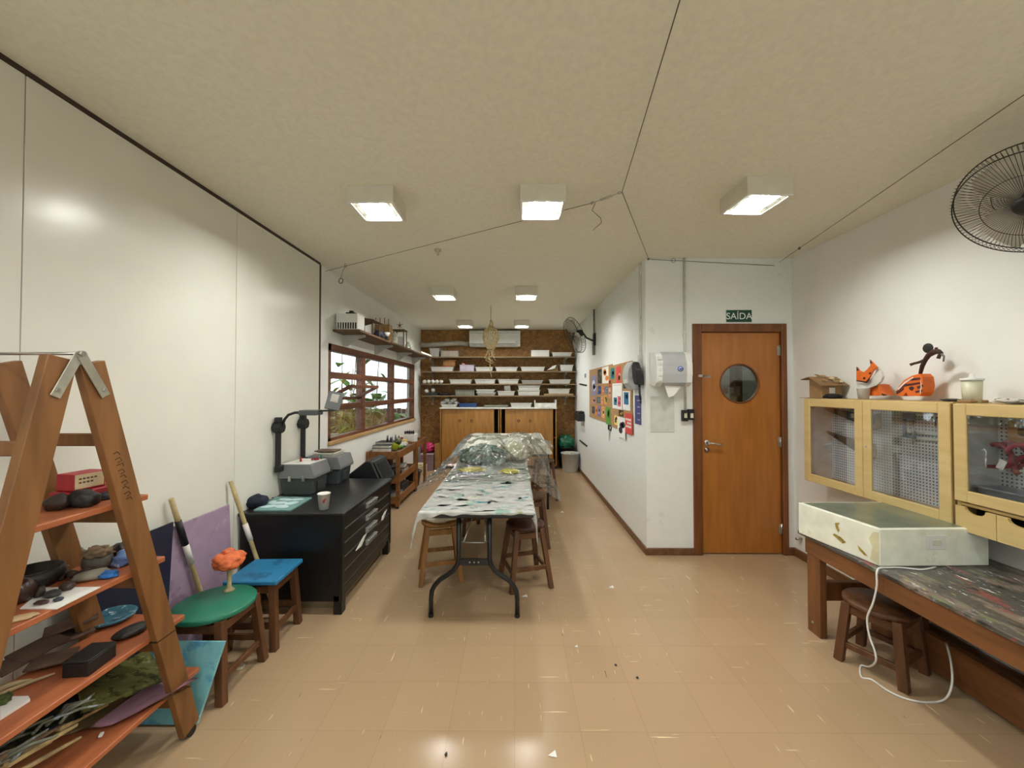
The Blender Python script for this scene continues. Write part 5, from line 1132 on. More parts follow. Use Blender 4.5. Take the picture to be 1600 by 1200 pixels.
MB().tube([(-1.66 + .14 * math.cos(a), 6.38 - .03 * math.sin(a), .235 + .02 * math.sin(a)) for a in [PI * k / 10 for k in range(11)]], .004, 6).build('handle', METAL, bk_)

# ------------------------------------------------------------------ shelf over the window
SZ = 2.205
ws = thing('window_shelf', 'long brown wall shelf above the window holding small models', 'shelf', (XL, 5.9, SZ - .2))
WSH = wood('window_shelf_wood', '#6f5138', '#533a26', 'y', .6)
for y0, y1, x1 in ((4.16, 5.20, -1.655), (5.203, 6.4, -1.64), (6.403, 7.60, -1.65)): MB().bb((XL, y0, SZ - .025), (x1, y1, SZ), .003).build('board', WSH, ws)
for y in (4.42, 5.42, 6.45, 7.4): MB().prism([(XL, y - .01, SZ - .026), (-1.70, y - .01, SZ - .026), (-1.70, y - .01, SZ - .05), (-1.80, y - .01, SZ - .075), (-1.90, y - .01, SZ - .15), (XL, y - .01, SZ - .15)], (0, .02, 0)).build('bracket', mat('bracket_white', '#c6c7bd', .5), ws)
hs = thing('model_cage', 'white card model cage with dark bars at the near end of the window shelf', 'model', (-1.81, 4.28, SZ + .001)); zz = SZ + .001
m = MB().bb((-1.93, 4.2, zz), (-1.70, 4.4, zz + .012)).bb((-1.93, 4.2, zz + .08), (-1.70, 4.204, zz + .17), 0).bb((-1.704, 4.205, zz + .012), (-1.70, 4.4, zz + .17), 0).bb((-1.93, 4.205, zz + .012), (-1.926, 4.4, zz + .17), 0).bb((-1.93, 4.396, zz + .012), (-1.70, 4.4, zz + .17), 0)
m.bb((-1.93, 4.2, zz + .17), (-1.70, 4.4, zz + .176), 0); m.build('cage_wall', PAPER, hs)
m = MB()
for k in range(9): m.bb((-1.926 + k * .0268, 4.2, zz + .012), (-1.915 + k * .0268, 4.204, zz + .08), 0)
m.build('bars', PAPER, hs)
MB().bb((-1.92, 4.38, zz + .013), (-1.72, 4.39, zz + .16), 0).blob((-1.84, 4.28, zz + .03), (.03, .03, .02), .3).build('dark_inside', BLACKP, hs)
MB().bb((-1.85, 4.25, zz + .177), (-1.75, 4.33, zz + .20)).bb((-1.82, 4.27, zz + .20), (-1.78, 4.31, zz + .222)).build('roof_block', BLACKP, hs)
MDW = mat('model_wood', '#6b5132', .7, var=.2)
t = thing('model_shelter', 'small brown wooden post shelter model with a slanted roof on the window shelf', 'model', (-1.78, 4.75, zz))
m = MB()
for x in (-1.89, -1.70):
    for y in (4.62, 4.86): m.bb((x, y, zz + .008), (x + .014, y + .014, zz + .17), 0)
m.build('posts', MDW, t); MB().bb((-1.92, 4.58, zz), (-1.68, 4.90, zz + .008), 0).build('base', MDW, t)
MB().prism([(-1.94, 4.56, zz + .165), (-1.79, 4.56, zz + .205), (-1.65, 4.56, zz + .18), (-1.65, 4.56, zz + .172), (-1.79, 4.56, zz + .195), (-1.94, 4.56, zz + .157)], (0, .38, 0)).build('roof', MDW, t)
one(MB().blob((-1.75, 5.02, zz + .055), (.07, .09, .07), .3, 2.2, 3, 3, .8), 'blue_lump', mat('lump_navy', '#262c40', .6, var=.25, scale=20), 'dark navy lump beside the model shelter on the window shelf', 'lump', base=(-1.75, 5.02, zz))
t = thing('model_house', 'tall brown card model house with sticks on the window shelf', 'model', (-1.80, 5.3, zz))
MB().bb((-1.90, 5.28, zz), (-1.70, 5.40, zz + .24), .002).build('house_wall', mat('model_tan', '#85663a', .7, var=.15), t)
m = MB()
for x in (-1.89, -1.83, -1.77, -1.715): m.bb((x, 5.272, zz + .1), (x + .009, 5.279, zz + .30 + .03 * ((x * 100) % 2)), 0)
m.build('sticks', MDW, t)
cpw = thing('white_cup', 'white bowl on a dark foot in the middle of the window shelf', 'bowl', (-1.70, 5.16, zz))
MB().lathe([(0, 0), (.025, 0), (.02, .06), (0, .06)], (-1.70, 5.16, zz), 14).build('foot', BLACKP, cpw)
MB().lathe([(0, .061), (.025, .061), (.05, .11), (.045, .11), (.02, .068), (0, .068)], (-1.70, 5.16, zz), 18).build('bowl_body', WHITEP, cpw)
one(MB().lathe([(0, 0), (.05, 0), (.05, .05), (.046, .052), (.046, .056), (.05, .058), (.05, .11), (.046, .112), (.046, .116), (.05, .118), (.05, .165), (0, .165)], (-1.74, 5.62, zz), 20), 'stacked_tins', mat('tin_pale', '#b9b4a4', .45), 'stack of pale round tins on the window shelf', 'tins')
t = thing('model_tower', 'open wooden tower model with a red star on top on the window shelf', 'model', (-1.75, 5.95, zz))
m = MB()
for x in (-1.83, -1.68):
    for y in (5.86, 6.02): m.bb((x, y, zz), (x + .012, y + .012, zz + .25), 0)
m.build('posts', MDW, t); MB().bb((-1.84, 5.85, zz + .251), (-1.66, 6.04, zz + .266), 0).build('roof', MDW, t)
MB().bb((-1.815, 5.89, zz), (-1.69, 6.0, zz + .16), .004).build('white_block', WHITEP, t)
m = MB()
for k in range(5): a = k * 2 * PI / 5 + PI / 2; m.beam((-1.755, 5.94, zz + .34), (-1.755 + .055 * math.cos(a), 5.94, zz + .34 + .055 * math.sin(a)), .014, .01, (0, 1, 0), .004, .004)
m.bb((-1.758, 5.937, zz + .2665), (-1.752, 5.943, zz + .34), 0); m.build('star', mat('star_red', '#7a3a30', .6), t)
jr = thing('glass_jar', 'small clear glass jar at the middle of the window shelf', 'jar', (-1.74, 6.35, zz))
MB().lathe([(0, 0), (.05, 0), (.055, .02), (.055, .08), (.03, .1), (.03, .12), (.027, .12), (.027, .1), (.05, .08), (.05, .008), (0, .006)], (-1.74, 6.35, zz), 20).build('jar_body', glass('jar_glass', (.9, .93, .9), .12), jr)
MB().lathe([(0, .121), (.032, .121), (.03, .135), (.012, .14), (0, .15)], (-1.74, 6.35, zz), 18).build('lid', WHITEP, jr)
for k, lab in enumerate(('white card lying lowest at the far end of the window shelf', 'white card lying uppermost at the far end of the window shelf')):
    one(MB().prism([(-1.93, 6.75, zz + .02 * k), (-1.64, 6.85, zz + .02 * k), (-1.60 - .03 * k, 7.55, zz + .02 * k), (-1.93, 7.5, zz + .02 * k)], (0, 0, .015 - .002 * k)), 'white_card', PAPER, lab, 'card', 'white cards on the window shelf')
# ------------------------------------------------------------------ long work tables
TX0, TX1, TY0, TY1, TZ = -.635, .13, 2.60, 5.02, .74
ft = thing('folding_table', 'long black legged folding table under the paint stained cover', 'table', ((TX0 + TX1) / 2, 3.8, 0))
MB().bb((TX0 + .01, TY0, TZ - .04), (TX1, TY1, TZ), .012).build('tabletop', mat('tabletop_dark', '#26282a', .5), ft)
cxm = (TX0 + TX1) / 2 - .025
def leg_frame(y, brace):
    for s in (-1, 1):
        u, f = cxm + s * .106, cxm + s * .296
        MB().tube([(u, y, TZ - .045), (u, y, .40), (u + s * .008, y, .355), (u + s * .035, y, .315), (u + s * .075, y, .285), (u + s * .13, y, .25), (f - s * .025, y, .21), (f - s * .006, y, .175), (f, y, .12), (f, y, .012)], .0165, 12).build('leg', BLACKM, ft)
        MB().cyl((f, y, 0), (f, y, .02), .018, seg=12).build('leg_cap', BLACKP, ft)
    MB().bb((cxm - .1, y - .008, .35), (cxm + .1, y + .008, .395), .003).build('cross_plate', BLACKM, ft)
    for k in range(3): MB().lathe([(0, 0), (.006, 0), (.005, .003), (0, .003)], (cxm - .03 + .03 * k, y - .0085, .372), 10, (0, -1, 0)).build('plate_rivet', METAL, ft)
    MB().cyl((cxm - .1, y + .012 * brace, .50), (cxm + .1, y + .012 * brace, .50), .006, seg=8).tube([(cxm - .075, y + .012 * brace, .50), (cxm - .04, y + .2 * brace, .60), (cxm - .015, y + .40 * brace, TZ - .045)], .005, 6).tube([(cxm + .075, y + .012 * brace, .50), (cxm + .06, y + .2 * brace, .60), (cxm + .05, y + .40 * brace, TZ - .045)], .005, 6).build('brace_rod', METAL, ft)
    MB().beam((cxm - .02, y + .38 * brace, .66), (cxm + .1, y + .50 * brace, .695), .02, .02).build('lock_bar', BLACKM, ft)
leg_frame(TY0 + .10, 1); leg_frame(TY1 - .12, -1)
# far pair of white tables
def white_table(x0, x1, y0, y1, z, lab):
    t = thing('white_table', lab, 'table', ((x0 + x1) / 2, (y0 + y1) / 2, 0), group='white tables at the far end of the row')
    MB().bb((x0, y0, z - .03), (x1, y1, z), .004).build('tabletop', mat('tabletop_white', '#e8e4d8', .4, var=.03), t)
    for x in (x0 + .05, x1 - .05):
        for y in (y0 + .08, y1 - .08): MB().cyl((x, y, 0), (x, y, z - .03), .016, seg=10).build('leg', BLACKM, t)
    for y in (y0 + .08, y1 - .08): MB().bb((x0 + .06, y - .01, z - .07), (x1 - .06, y + .01, z - .031)).build('apron', BLACKM, t)
white_table(-.735, -.125, 5.05, 7.25, .755, 'white table on the window side at the far end of the row')
white_table(-.12, .485, 5.05, 7.25, .755, 'white table on the pin board side at the far end of the row')
# stained crinkled cover
def cover_mat():
    m = spotted('stained_cover', '#f6f7f3', [('#bfe0d6', 5, .565), ('#4fb3bd', 8, .605), ('#d3dea0', 3.5, .62), ('#6f7a72', 40, .645), ('#3b6a72', 26, .715)], rough=.2, bump=.32, bscale=30, stretch=(1, 1.8, 1), spec=.6)
    return m
cov = thing('table_cover', 'crinkled white plastic cover with blue and green paint stains draped over the folding table', 'table cover', (cxm, 3.8, TZ), world=True)
def covpt(x, y):
    """x,y in unfolded sheet coordinates"""
    z = TZ + .004; X, Y = x, y; cr = .007 * noise.noise(Vector((x * 9, y * 14, 0))) + .003 * noise.noise(Vector((x * 22, y * 32, 2)))
    dx = 0; drop = 0
    if x < TX0: d = TX0 - x; X = TX0 - .006 - .32 * d * (1 + .6 * noise.noise(Vector((y * 12, x * 3, 4)))) ; drop += d
    if x > TX1: d = x - TX1; X = TX1 + .008 + .05 * d + .015 * noise.noise(Vector((y * 14, 1, 3))) * min(1, d * 20); drop += d
    if y < TY0: d = TY0 - y; Y = TY0 - .008 - .05 * d + .02 * noise.noise(Vector((x * 14, 7, 3))) * min(1, d * 20); drop += d
    if drop == 0: z += max(-.002, cr) + .003
    return (X, Y, z - drop)
def hangL(y): return .04 + .12 * math.exp(-((y - (TY0 + .02)) / .16) ** 2) * (1 + .25 * noise.noise(Vector((y * 20, 3, 1))))
def hangR(y): return .045 + .28 * math.exp(-((y - (TY0 + .03)) / .014) ** 2) + .02 * noise.noise(Vector((y * 9, 5, 1)))
def hangF(x): return .016 + .012 * noise.noise(Vector((x * 11, 2, 8))) + .09 * max(0, 1 - (x - TX0 + .15) / .30) * (x < TX0 + .23)
def cfn(u, v):
    y = TY0 + (TY1 - .1 - TY0) * max(0, (v - .05) / .95)
    if v < .05: yy = None
    xl, xr = TX0 - hangL(y), TX1 + hangR(y); x = xl + (xr - xl) * u
    if v < .05: y = TY0 - hangF(x) * (1 - v / .05)
    return covpt(x, y)
MB().sheet(cfn, 90, 120, .0012).build('sheet', cover_mat(), cov)
# heap of plastic over sculptures
def hz(x, y):
    b = max(.235 * math.exp(-(((x + .34) / .30) ** 4) - ((y - 4.25) / .50) ** 4), .215 * math.exp(-((x - .02) / .27) ** 4 - ((y - 4.50) / .42) ** 4), .16 * math.exp(-((x - .22) / .22) ** 2 - ((y - 4.85) / .35) ** 2))
    return b
one(MB().blob((-.36, 4.30, TZ + .100), (.25, .32, .105), .3, 2, 3, 4, .85).blob((-.20, 4.20, TZ + .09), (.11, .16, .09), .4, 2.4, 6, 3, .8), 'covered_model', spotted('model_teal', '#2f5f53', [('#18332e', 7, .50), ('#8fa79a', 15, .64), ('#0f1a18', 9, .56)], rough=.6, bump=.3), 'dark teal painted model lump under the clear plastic heap', 'model', base=(-.36, 4.30, TZ + .012))
one(MB().blob((.0, 4.56, TZ + .10), (.2, .24, .10), .3, 2, 8, 4, .85), 'covered_model', spotted('model_beige', '#a89f80', [('#5a4a34', 9, .6), ('#cfc6a4', 13, .58), ('#8c4a30', 16, .68)], rough=.6, bump=.3), 'beige painted model lump under the clear plastic heap', 'model', base=(.0, 4.52, TZ + .012))
one(MB().blob((-.42, 3.86, TZ + .03), (.13, .10, .02), .4, 2, 3, 3).blob((-.05, 3.78, TZ + .03), (.09, .07, .022), .4, 2, 5, 3), 'yellow_scraps', mat('scrap_yellow', '#c9bd3a', .5, var=.3, scale=12), 'yellow painted scraps showing through the front of the plastic heap', 'scraps', base=(-.25, 3.8, TZ + .012))
PLAS = glass('crumpled_plastic', (.91, .94, .92), .12, .09, bump=1.0, edge=.5, bscale=17)
random.seed(4)
def hfn(u, v):
    x = -.86 + 1.27 * u; y = 3.42 + 1.75 * v
    e = Vector((x * 5.5, y * 4.5, 0)); r = 1 - abs(noise.noise(e)); r2 = 1 - abs(noise.noise(e * 2.3 + Vector((3, 1, 0))))
    edge = min(1, min(v * 6, (1 - v) * 6))
    z = TZ + .016 + hz(x, y) * 1.0 + edge * 1.0 * (.06 * (r - .5) * (1 + .6 * (hz(x, y) > .05)) + .03 * (r2 - .6) + .022 * (1 - abs(noise.noise(e * 4.1 + Vector((7, 2, 1)))) - .7)) + .03 * (hz(x, y) > .02)
    z = max(z, TZ + .016)
    if x < TX0: d = TX0 - x; z = z - .28 * d - .2 * d * r + .01; y = y - .45 * d
    if x > TX1 + .02 and y < 5.0: d = x - TX1 - .02; z = z - .65 * d
    x += .02 * noise.noise(e * 1.5); y += .10 * noise.noise(Vector((x * 4, v * 2, 6)))
    return (x, y, z)
one(MB().sheet(hfn, 110, 130, .0015), 'plastic_sheet', PLAS, 'large crumpled clear plastic sheet heaped over the models on the table', 'plastic sheet', base=(-.3, 4.3, TZ + .02))
one(MB().sheet(lambda u, v: (.10 + .40 * u + .03 * noise.noise(Vector((u * 3, v * 4, 2))), 4.95 + .75 * v, .775 + .05 + .16 * math.exp(-((u - .45) / .3) ** 2 - ((v - .4) / .3) ** 2) * 1 + .05 * noise.noise(Vector((u * 5, v * 5, 9)))), 24, 30, .0015), 'plastic_sheet', glass('white_plastic_film', (.93, .94, .93), .22, .2, bump=.9, edge=.8, bscale=14), 'smaller whitish crumpled plastic sheet on the corner of the far white table', 'plastic sheet', base=(.3, 5.3, .78))
# stools around the tables
G = 'stools at the long tables'
stool('round_stool', 'light brown stool under the near window side corner of the folding table', (-.625, 3.30, 0), .47, .155, .25, STL, STL, lw=.036, group=G, splay=.06)
stool('round_stool', 'dark red brown stool under the near right corner of the folding table', (.085, 3.20, 0), .48, .155, .30, wood('stool_wood_mid', '#6e482a', '#4c2f1a', 'z', .5), STD, lw=.036, group=G, splay=.06)
stool('round_stool', 'second brown stool along the pin board side of the folding table', (.17, 3.98, 0), .50, .15, .1, STW, STW, lw=.034, group=G)
stool('round_stool', 'farthest brown stool standing out beside the white tables on the pin board side', (.42, 5.62, 0), .56, .15, .2, STW, STW, lw=.034, group=G)
stool('round_stool', 'brown stool deeper under the folding table on the window side', (-.48, 4.35, 0), .48, .15, .5, STW, STW, lw=.034, group=G)
q = (-.62, 3.30, .4705)
one(MB().blob((q[0], q[1], q[2] + .028), (.16, .15, .04), .2, 2.2, 3, 3, .7), 'white_cloth', mat('cloth_cream', '#b9b09a', .8, var=.1, bump=.2), 'cream cloth cushion on the light brown stool under the table corner', 'cushion', base=q)
# bits on the floor
for k, (px, py, s, lab) in enumerate(((820, 931, .022, 'torn white paper scrap on the floor by the right table leg'), (878, 800, .02, 'white paper crumb on the floor beside the farthest stools'), (955, 917, .022, 'small white paper bit on the open floor right of the table'), (863, 1178, .02, 'white blob of paper on the floor at the bottom of the picture'), (900, 1010, .012, 'tiny white chip on the floor midway to the door'), (857, 822, .016, 'white chip on the floor next to the right stool'))):
    p = atZ(px, py, .001)
    one(MB().prism([(p.x - s, p.y - s * .5, .001), (p.x + s * .9, p.y - s * .9, .001), (p.x + s * .7, p.y + s * .8, .001), (p.x - s * .2, p.y + s * .1, .001)], (0, 0, .003)), 'paper_scrap', PAPER, lab, 'paper scrap', 'scraps on the floor')
for px, py, lab in ((697, 1180, 'small dark crumb on the floor at the light reflection'), (996, 1060, 'dark crumb on the open floor before the door'), (962, 1040, 'small brown crumb on the open floor left of the other')):
    p = atZ(px, py, 0); one(MB().blob((p.x, p.y, .005), (.006, .008, .004), .5, 2, px, 2), 'dirt_crumb', CLAYB, lab, 'crumb', 'crumbs on the floor')
q = atZ(375, 1044, 0); one(MB().lathe([(0, 0), (.025, 0), (.025, .012), (.02, .014), (0, .014)], q, 18), 'jar_lid', mat('lid_cream', '#c9c2a4', .5), 'pale round jar lid on the floor under the green stool', 'lid')
# ------------------------------------------------------------------ glass fronted tool cabinets
CAB = wood('cabinet_maple', '#d2b981', '#c6ab71', 'y', .42, bump=.02); CABE = wood('cabinet_side', '#bfa26b', '#af925c', 'z', .45)
CX = 2.40
def peg_mat():
    m = bpy.data.materials.new('pegboard'); nt, N, L = nodes(m); b = N['Principled BSDF']; b.inputs['Roughness'].default_value = .5
    tc = N.new('ShaderNodeTexCoord'); mp = N.new('ShaderNodeMapping'); mp.inputs['Scale'].default_value = (50, 50, 50); L.new(tc.outputs['Object'], mp.inputs[0])
    fr = N.new('ShaderNodeVectorMath'); fr.operation = 'FRACTION'; L.new(mp.outputs[0], fr.inputs[0])
    sb = N.new('ShaderNodeVectorMath'); sb.operation = 'SUBTRACT'; sb.inputs[1].default_value = (.5, .5, .5); L.new(fr.outputs[0], sb.inputs[0])
    ml = N.new('ShaderNodeVectorMath'); ml.operation = 'MULTIPLY'; ml.inputs[1].default_value = (0, 1, 1); L.new(sb.outputs[0], ml.inputs[0])
    ln = N.new('ShaderNodeVectorMath'); ln.operation = 'LENGTH'; L.new(ml.outputs[0], ln.inputs[0])
    lt = N.new('ShaderNodeMath'); lt.operation = 'LESS_THAN'; lt.inputs[1].default_value = .24; L.new(ln.outputs['Value'], lt.inputs[0])
    mx = N.new('ShaderNodeMix'); mx.data_type = 'RGBA'; L.new(lt.outputs[0], mx.inputs[0]); mx.inputs[6].default_value = srgb('#e6e9ee'); mx.inputs[7].default_value = srgb('#55575c')
    L.new(mx.outputs[2], b.inputs['Base Color']); return m
PEG = peg_mat(); CGL = glass('cabinet_glass', (.95, .96, .97), .045)
def cabinet(lab, y0, y1, z0, z1, zdoor, ndraw):
    t = thing('tool_cabinet', lab, 'cabinet', (XR, (y0 + y1) / 2, z0), group='glass tool cabinets'); e = .02; x1 = XR - .002
    b = MB().bb((CX + .018, y0, z0), (x1, y0 + e, z1)).bb((CX + .018, y1 - e, z0), (x1, y1, z1)).bb((CX + .018, y0 + e, z1 - e), (x1, y1 - e, z1)).bb((CX + .018, y0 + e, z0), (x1, y1 - e, z0 + e))
    if ndraw: b.bb((CX + .018, y0 + e, zdoor - .022), (x1, y1 - e, zdoor - .004))
    b.build('carcass', CABE, t)
    MB().bb((x1 - .02, y0 + e, zdoor if ndraw else z0 + e), (x1 - .014, y1 - e, z1 - e), 0).build('pegboard', PEG, t)
    for ya, yb2 in ((y0 + e, y0 + e + .003), (y1 - e - .003, y1 - e)): MB().bb((CX + .02, ya, zdoor + e), (x1 - .02, yb2, z1 - e), 0).build('side_lining', mat('lining_white', '#d9dbd8', .5), t)
    ym = (y0 + y1) / 2; W = .062
    for a, c in ((y0 + .002, ym - .002), (ym + .002, y1 - .002)):
        zb, zt = zdoor + .002, z1 - .004
        d = MB().bb((CX, a, zb), (CX + .018, a + W, zt), .004).bb((CX, c - W, zb), (CX + .018, c, zt), .004).bb((CX, a + W, zb), (CX + .018, c - W, zb + W), .004).bb((CX, a + W, zt - W), (CX + .018, c - W, zt), .004).build('door', CAB, t)
        MB().bb((CX + .007, a + W - .004, zb + W - .004), (CX + .011, c - W + .004, zt - W + .004), 0).build('glass_pane', CGL, d)
        for z in (zb + .05, zt - .08): MB().bb((CX + .02, (c - W + .001) if a > ym - .01 else a + W - .012, z), (CX + .045, (c - W + .012) if a > ym - .01 else a + W - .001, z + .02), .002).build('hinge', METAL, d)
    MB().lathe([(0, 0), (.007, 0), (.007, .004), (.003, .005), (0, .003)], (CX - .0, ym - W * .5, (zdoor + z1) / 2 + .02), 14, (-1, 0, 0)).build('lock', METAL, t)
    for k in range(ndraw):
        w = (y1 - y0 - .01) / ndraw; a = y1 - .005 - (k + 1) * w; c = a + w - .003; zb, zt = z0 + .004, zdoor - .024
        P = []; n = 12; ycm = (a + c) / 2; g = .046
        P += [(CX, a, zb), (CX, c, zb), (CX, c, zt), (CX, ycm + g, zt)]
        P += [(CX, ycm + g * math.cos(PI * i / n), zt - .03 * math.sin(PI * i / n) ** .8) for i in range(1, n)]
        P += [(CX, ycm - g, zt), (CX, a, zt)]
        MB().prism(P, (.016, 0, 0)).build('drawer', CAB, t)
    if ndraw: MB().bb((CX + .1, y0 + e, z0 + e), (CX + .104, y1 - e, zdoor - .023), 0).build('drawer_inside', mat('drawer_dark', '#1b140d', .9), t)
    return t
cabinet('glass fronted maple tool cabinet next to the wooden door', 2.172, 3.262, .81, 1.486, .81, 0)
cabinet('maple tool cabinet with small drawers under the glass, behind the light box', 1.06, 2.160, .795, 1.482, .952, 6)
# tools hanging inside
PGX = XR - .024
SAWM = mat('saw_steel', '#57534e', .45, .5, .25, scale=20); HWOOD = wood('handle_wood', '#b58a55', '#94693a', 'y', .5)
def saw(lab, ya, yb, za, zb2, handle_c, PGX=2.53):
    t = thing('hand_saw', lab, 'saw', (PGX - .01, ya, za - .02), group='saws in the cabinets')
    MB().prism([(PGX - .012, ya, za + .012), (PGX - .012, ya, za - .008), (PGX - .012, yb, zb2 - .075), (PGX - .012, yb, zb2 + .02)], (.002, 0, 0)).build('saw_blade', SAWM, t)
    hy, hz_ = handle_c
    MB().prism([(PGX - .02, hy + .06, hz_ + .05), (PGX - .02, hy + .065, hz_ - .05), (PGX - .02, hy + .0, hz_ - .065), (PGX - .02, hy - .05, hz_ - .05), (PGX - .02, hy - .065, hz_ - .02), (PGX - .02, hy - .05, hz_ + .06), (PGX - .02, hy, hz_ + .04)], (.018, 0, 0), .004).build('handle', HWOOD, t)
    MB().lathe([(0, 0), (.02, 0), (.02, .0015), (0, .0015)], (PGX - .0205, hy, hz_), 14, (-1, 0, 0), sx=1.4).build('grip_hole', mat('hole_dark', '#4a3a28', .8), t)
    MB().tube([(XR - .022, ya - .02, za - .002), (PGX - .03, ya - .02, za - .002), (PGX - .035, ya - .02, za + .012)], .0025, 6).build('peg_hook', METAL, t)
saw('hand saw with a wooden handle hanging across both doors of the cabinet by the door', 3.17, 2.86, 1.215, 1.155, (2.805, 1.12))
saw('hand saw at the top of the cabinet by the door', 3.19, 2.80, 1.40, 1.36, (2.76, 1.335))
saw('hand saw with a pale wooden handle in the cabinet with drawers', 1.40, 1.86, 1.36, 1.375, (1.98, 1.345), 2.57)
t = thing('tool_rack', 'pale metal rail rack with black hooks behind the glass of the cabinet by the door', 'rack', (PGX, 2.35, 1.22))
for z in (1.395, 1.28, 1.245): MB().bb((PGX - .028, 2.22, z - .008), (PGX - .004, 2.62, z + .008), .002).build('rail', WHITEP, t)
for y in (2.28, 2.42, 2.55): MB().tube([(PGX - .01, y, 1.388), (PGX - .03, y, 1.375), (PGX - .03, y, 1.33)], .004, 6).build('hook', BLACKM, t)
t = thing('clamp', 'blue grey metal clamp hanging on the rail rack', 'clamp', (PGX - .04, 2.56, 1.27))
MB().bb((PGX - .05, 2.53, 1.36), (PGX - .032, 2.61, 1.40), .004).bb((PGX - .05, 2.59, 1.24), (PGX - .032, 2.61, 1.36), .004).bb((PGX - .05, 2.53, 1.24), (PGX - .032, 2.59, 1.258), .004).build('frame', mat('clamp_blue', '#5d6c80', .5), t)
MB().cyl((PGX - .041, 2.545, 1.20), (PGX - .041, 2.545, 1.36), .006, seg=8).build('screw', METAL, t)
t = thing('red_clamps', 'bundle of red clamps in a clear bag inside the cabinet with drawers', 'clamps', (PGX - .06, 2.03, 1.12), world=True)
CR = mat('clamp_red', '#9c3242', .45, var=.2)
for k, (y, z, a) in enumerate(((2.03, 1.23, .5), (1.96, 1.17, -.6), (2.06, 1.21, 1.3), (1.95, 1.23, .2))):
    q = Euler((a, 0, 0)).to_matrix(); c = Vector((PGX - .05 - .018 * k, y, z))
    MB().tube([c + q @ Vector((0, .06 * math.cos(s), .05 * math.sin(s))) for s in [PI * j / 8 - .3 for j in range(11)]], .012, 8).tube([c + q @ Vector((0, -.06, .0)), c + q @ Vector((0, -.05, -.07))], .01, 8).build('clamp_arm', CR, t)
MB().box((PGX - .125, 2.02, 1.17), (.004, .03, .05), (.4, 0, 0), 0).build('price_tag', PAPER, t)
one(tray_mb(PGX - .16, PGX - .02, 1.84, 2.12, .953, .09, .02), 'plastic_tray', mat('tray_smoke', '#8d9298', .35), 'grey plastic tray at the bottom of the cabinet with drawers', 'tray')
one(MB().beam((PGX - .03, 1.86, 1.055), (PGX - .03, 2.0, 1.03), .02, .055, (0, 0, 1)).beam((PGX - .03, 1.60, 1.02), (PGX - .03, 1.87, 1.055), .016, .03, (0, 0, 1)), 'dark_tool', mat('tool_dark', '#3c3f44', .4), 'dark handled tool hanging low in the cabinet with drawers', 'tool')
one(MB().tube([(CX + .03, 2.035, 1.20), (CX + .028, 2.03, 1.235), (CX + .03, 2.04, 1.245), (CX + .034, 2.055, 1.238)], .0035, 6).cyl((CX + .03, 2.035, 1.155), (CX + .03, 2.035, 1.20), .0035, seg=6), 'white_bent_piece', WHITEP, 'small white bent piece behind the glass of the cabinet with drawers', 'hook')  # thin white bent tube just behind the door glass

# ------------------------------------------------------------------ models on the cabinets
zt = 1.4865; KR = mat('card_kraft', '#9a7850', .8, var=.1)
def P(px, py, x): return atX(px, py, x)
t = thing('card_house', 'small brown cardboard house with a scrappy roof at the door end of the cabinets', 'model', (2.50, 3.19, zt))
ya, yb2 = 3.08, 3.22
MB().prism([(2.445, 3.255, zt + .003), (2.445, 3.12, zt + .003), (2.445, 3.12, zt + .115), (2.445, 3.19, zt + .155), (2.445, 3.255, zt + .155)], (.16, 0, 0), .001).build('walls', KR, t)
MB().bb((2.42, 3.09, zt), (2.62, 3.33, zt + .003), 0).build('base', mat('card_base', '#6e6656', .8), t)
MB().prism([(2.40, 3.08, zt + .100), (2.40, 3.205, zt + .168), (2.40, 3.29, zt + .150), (2.40, 3.29, zt + .156), (2.40, 3.205, zt + .175), (2.40, 3.08, zt + .106)], (.225, 0, 0)).build('roof', mat('roof_tan', '#8c6a48', .8, var=.2), t)
m = MB(); random.seed(8)
for k in range(11): qy = random.uniform(0, .11); m.box((2.43 + random.uniform(0, .17), 3.09 + qy, zt + .122 + qy * .55 + random.uniform(0, .012)), (.035, .025, .003), (.5 + random.uniform(-.3, .3), random.uniform(-.5, .5), random.uniform(0, 3)), 0)
rsc = m.build('roof_scraps', spotted('roof_scrap', '#c9b48c', [('#e6ddc8', 30, .56), ('#8f4a38', 26, .62)], rough=.8), t); rsc['kind'] = 'stuff'
MB().bb((2.50, 3.116, zt + .04), (2.545, 3.1195, zt + .085), 0).build('window_patch', PAPER, t)
p = P(1293, 616, 2.48)
one(MB().blob((2.50, p.y, zt + .018), (.05, .10, .018), .5, 3, 3, 3).blob((2.49, p.y + .10, zt + .015), (.02, .05, .012), .3, 3, 4, 2).blob((2.52, p.y + .09, zt + .03), (.018, .045, .012), .3, 3, 5, 2), 'black_glove', mat('glove_black', '#15161a', .6, bump=.2), 'black glove lying between the cardboard house and the plastic cup', 'glove', base=(2.5, p.y, zt))
cpp = thing('plastic_cup', 'translucent white plastic cup in front of the orange fox', 'cup', (2.465, 2.775, zt))
MB().lathe([(0, 0), (.03, 0), (.038, .076), (.040, .078), (.0365, .078), (.029, .004), (0, .004)], (2.465, 2.775, zt), 24).build('cup_body', mat('cup_frost', '#cfcdcb', .35), cpp)
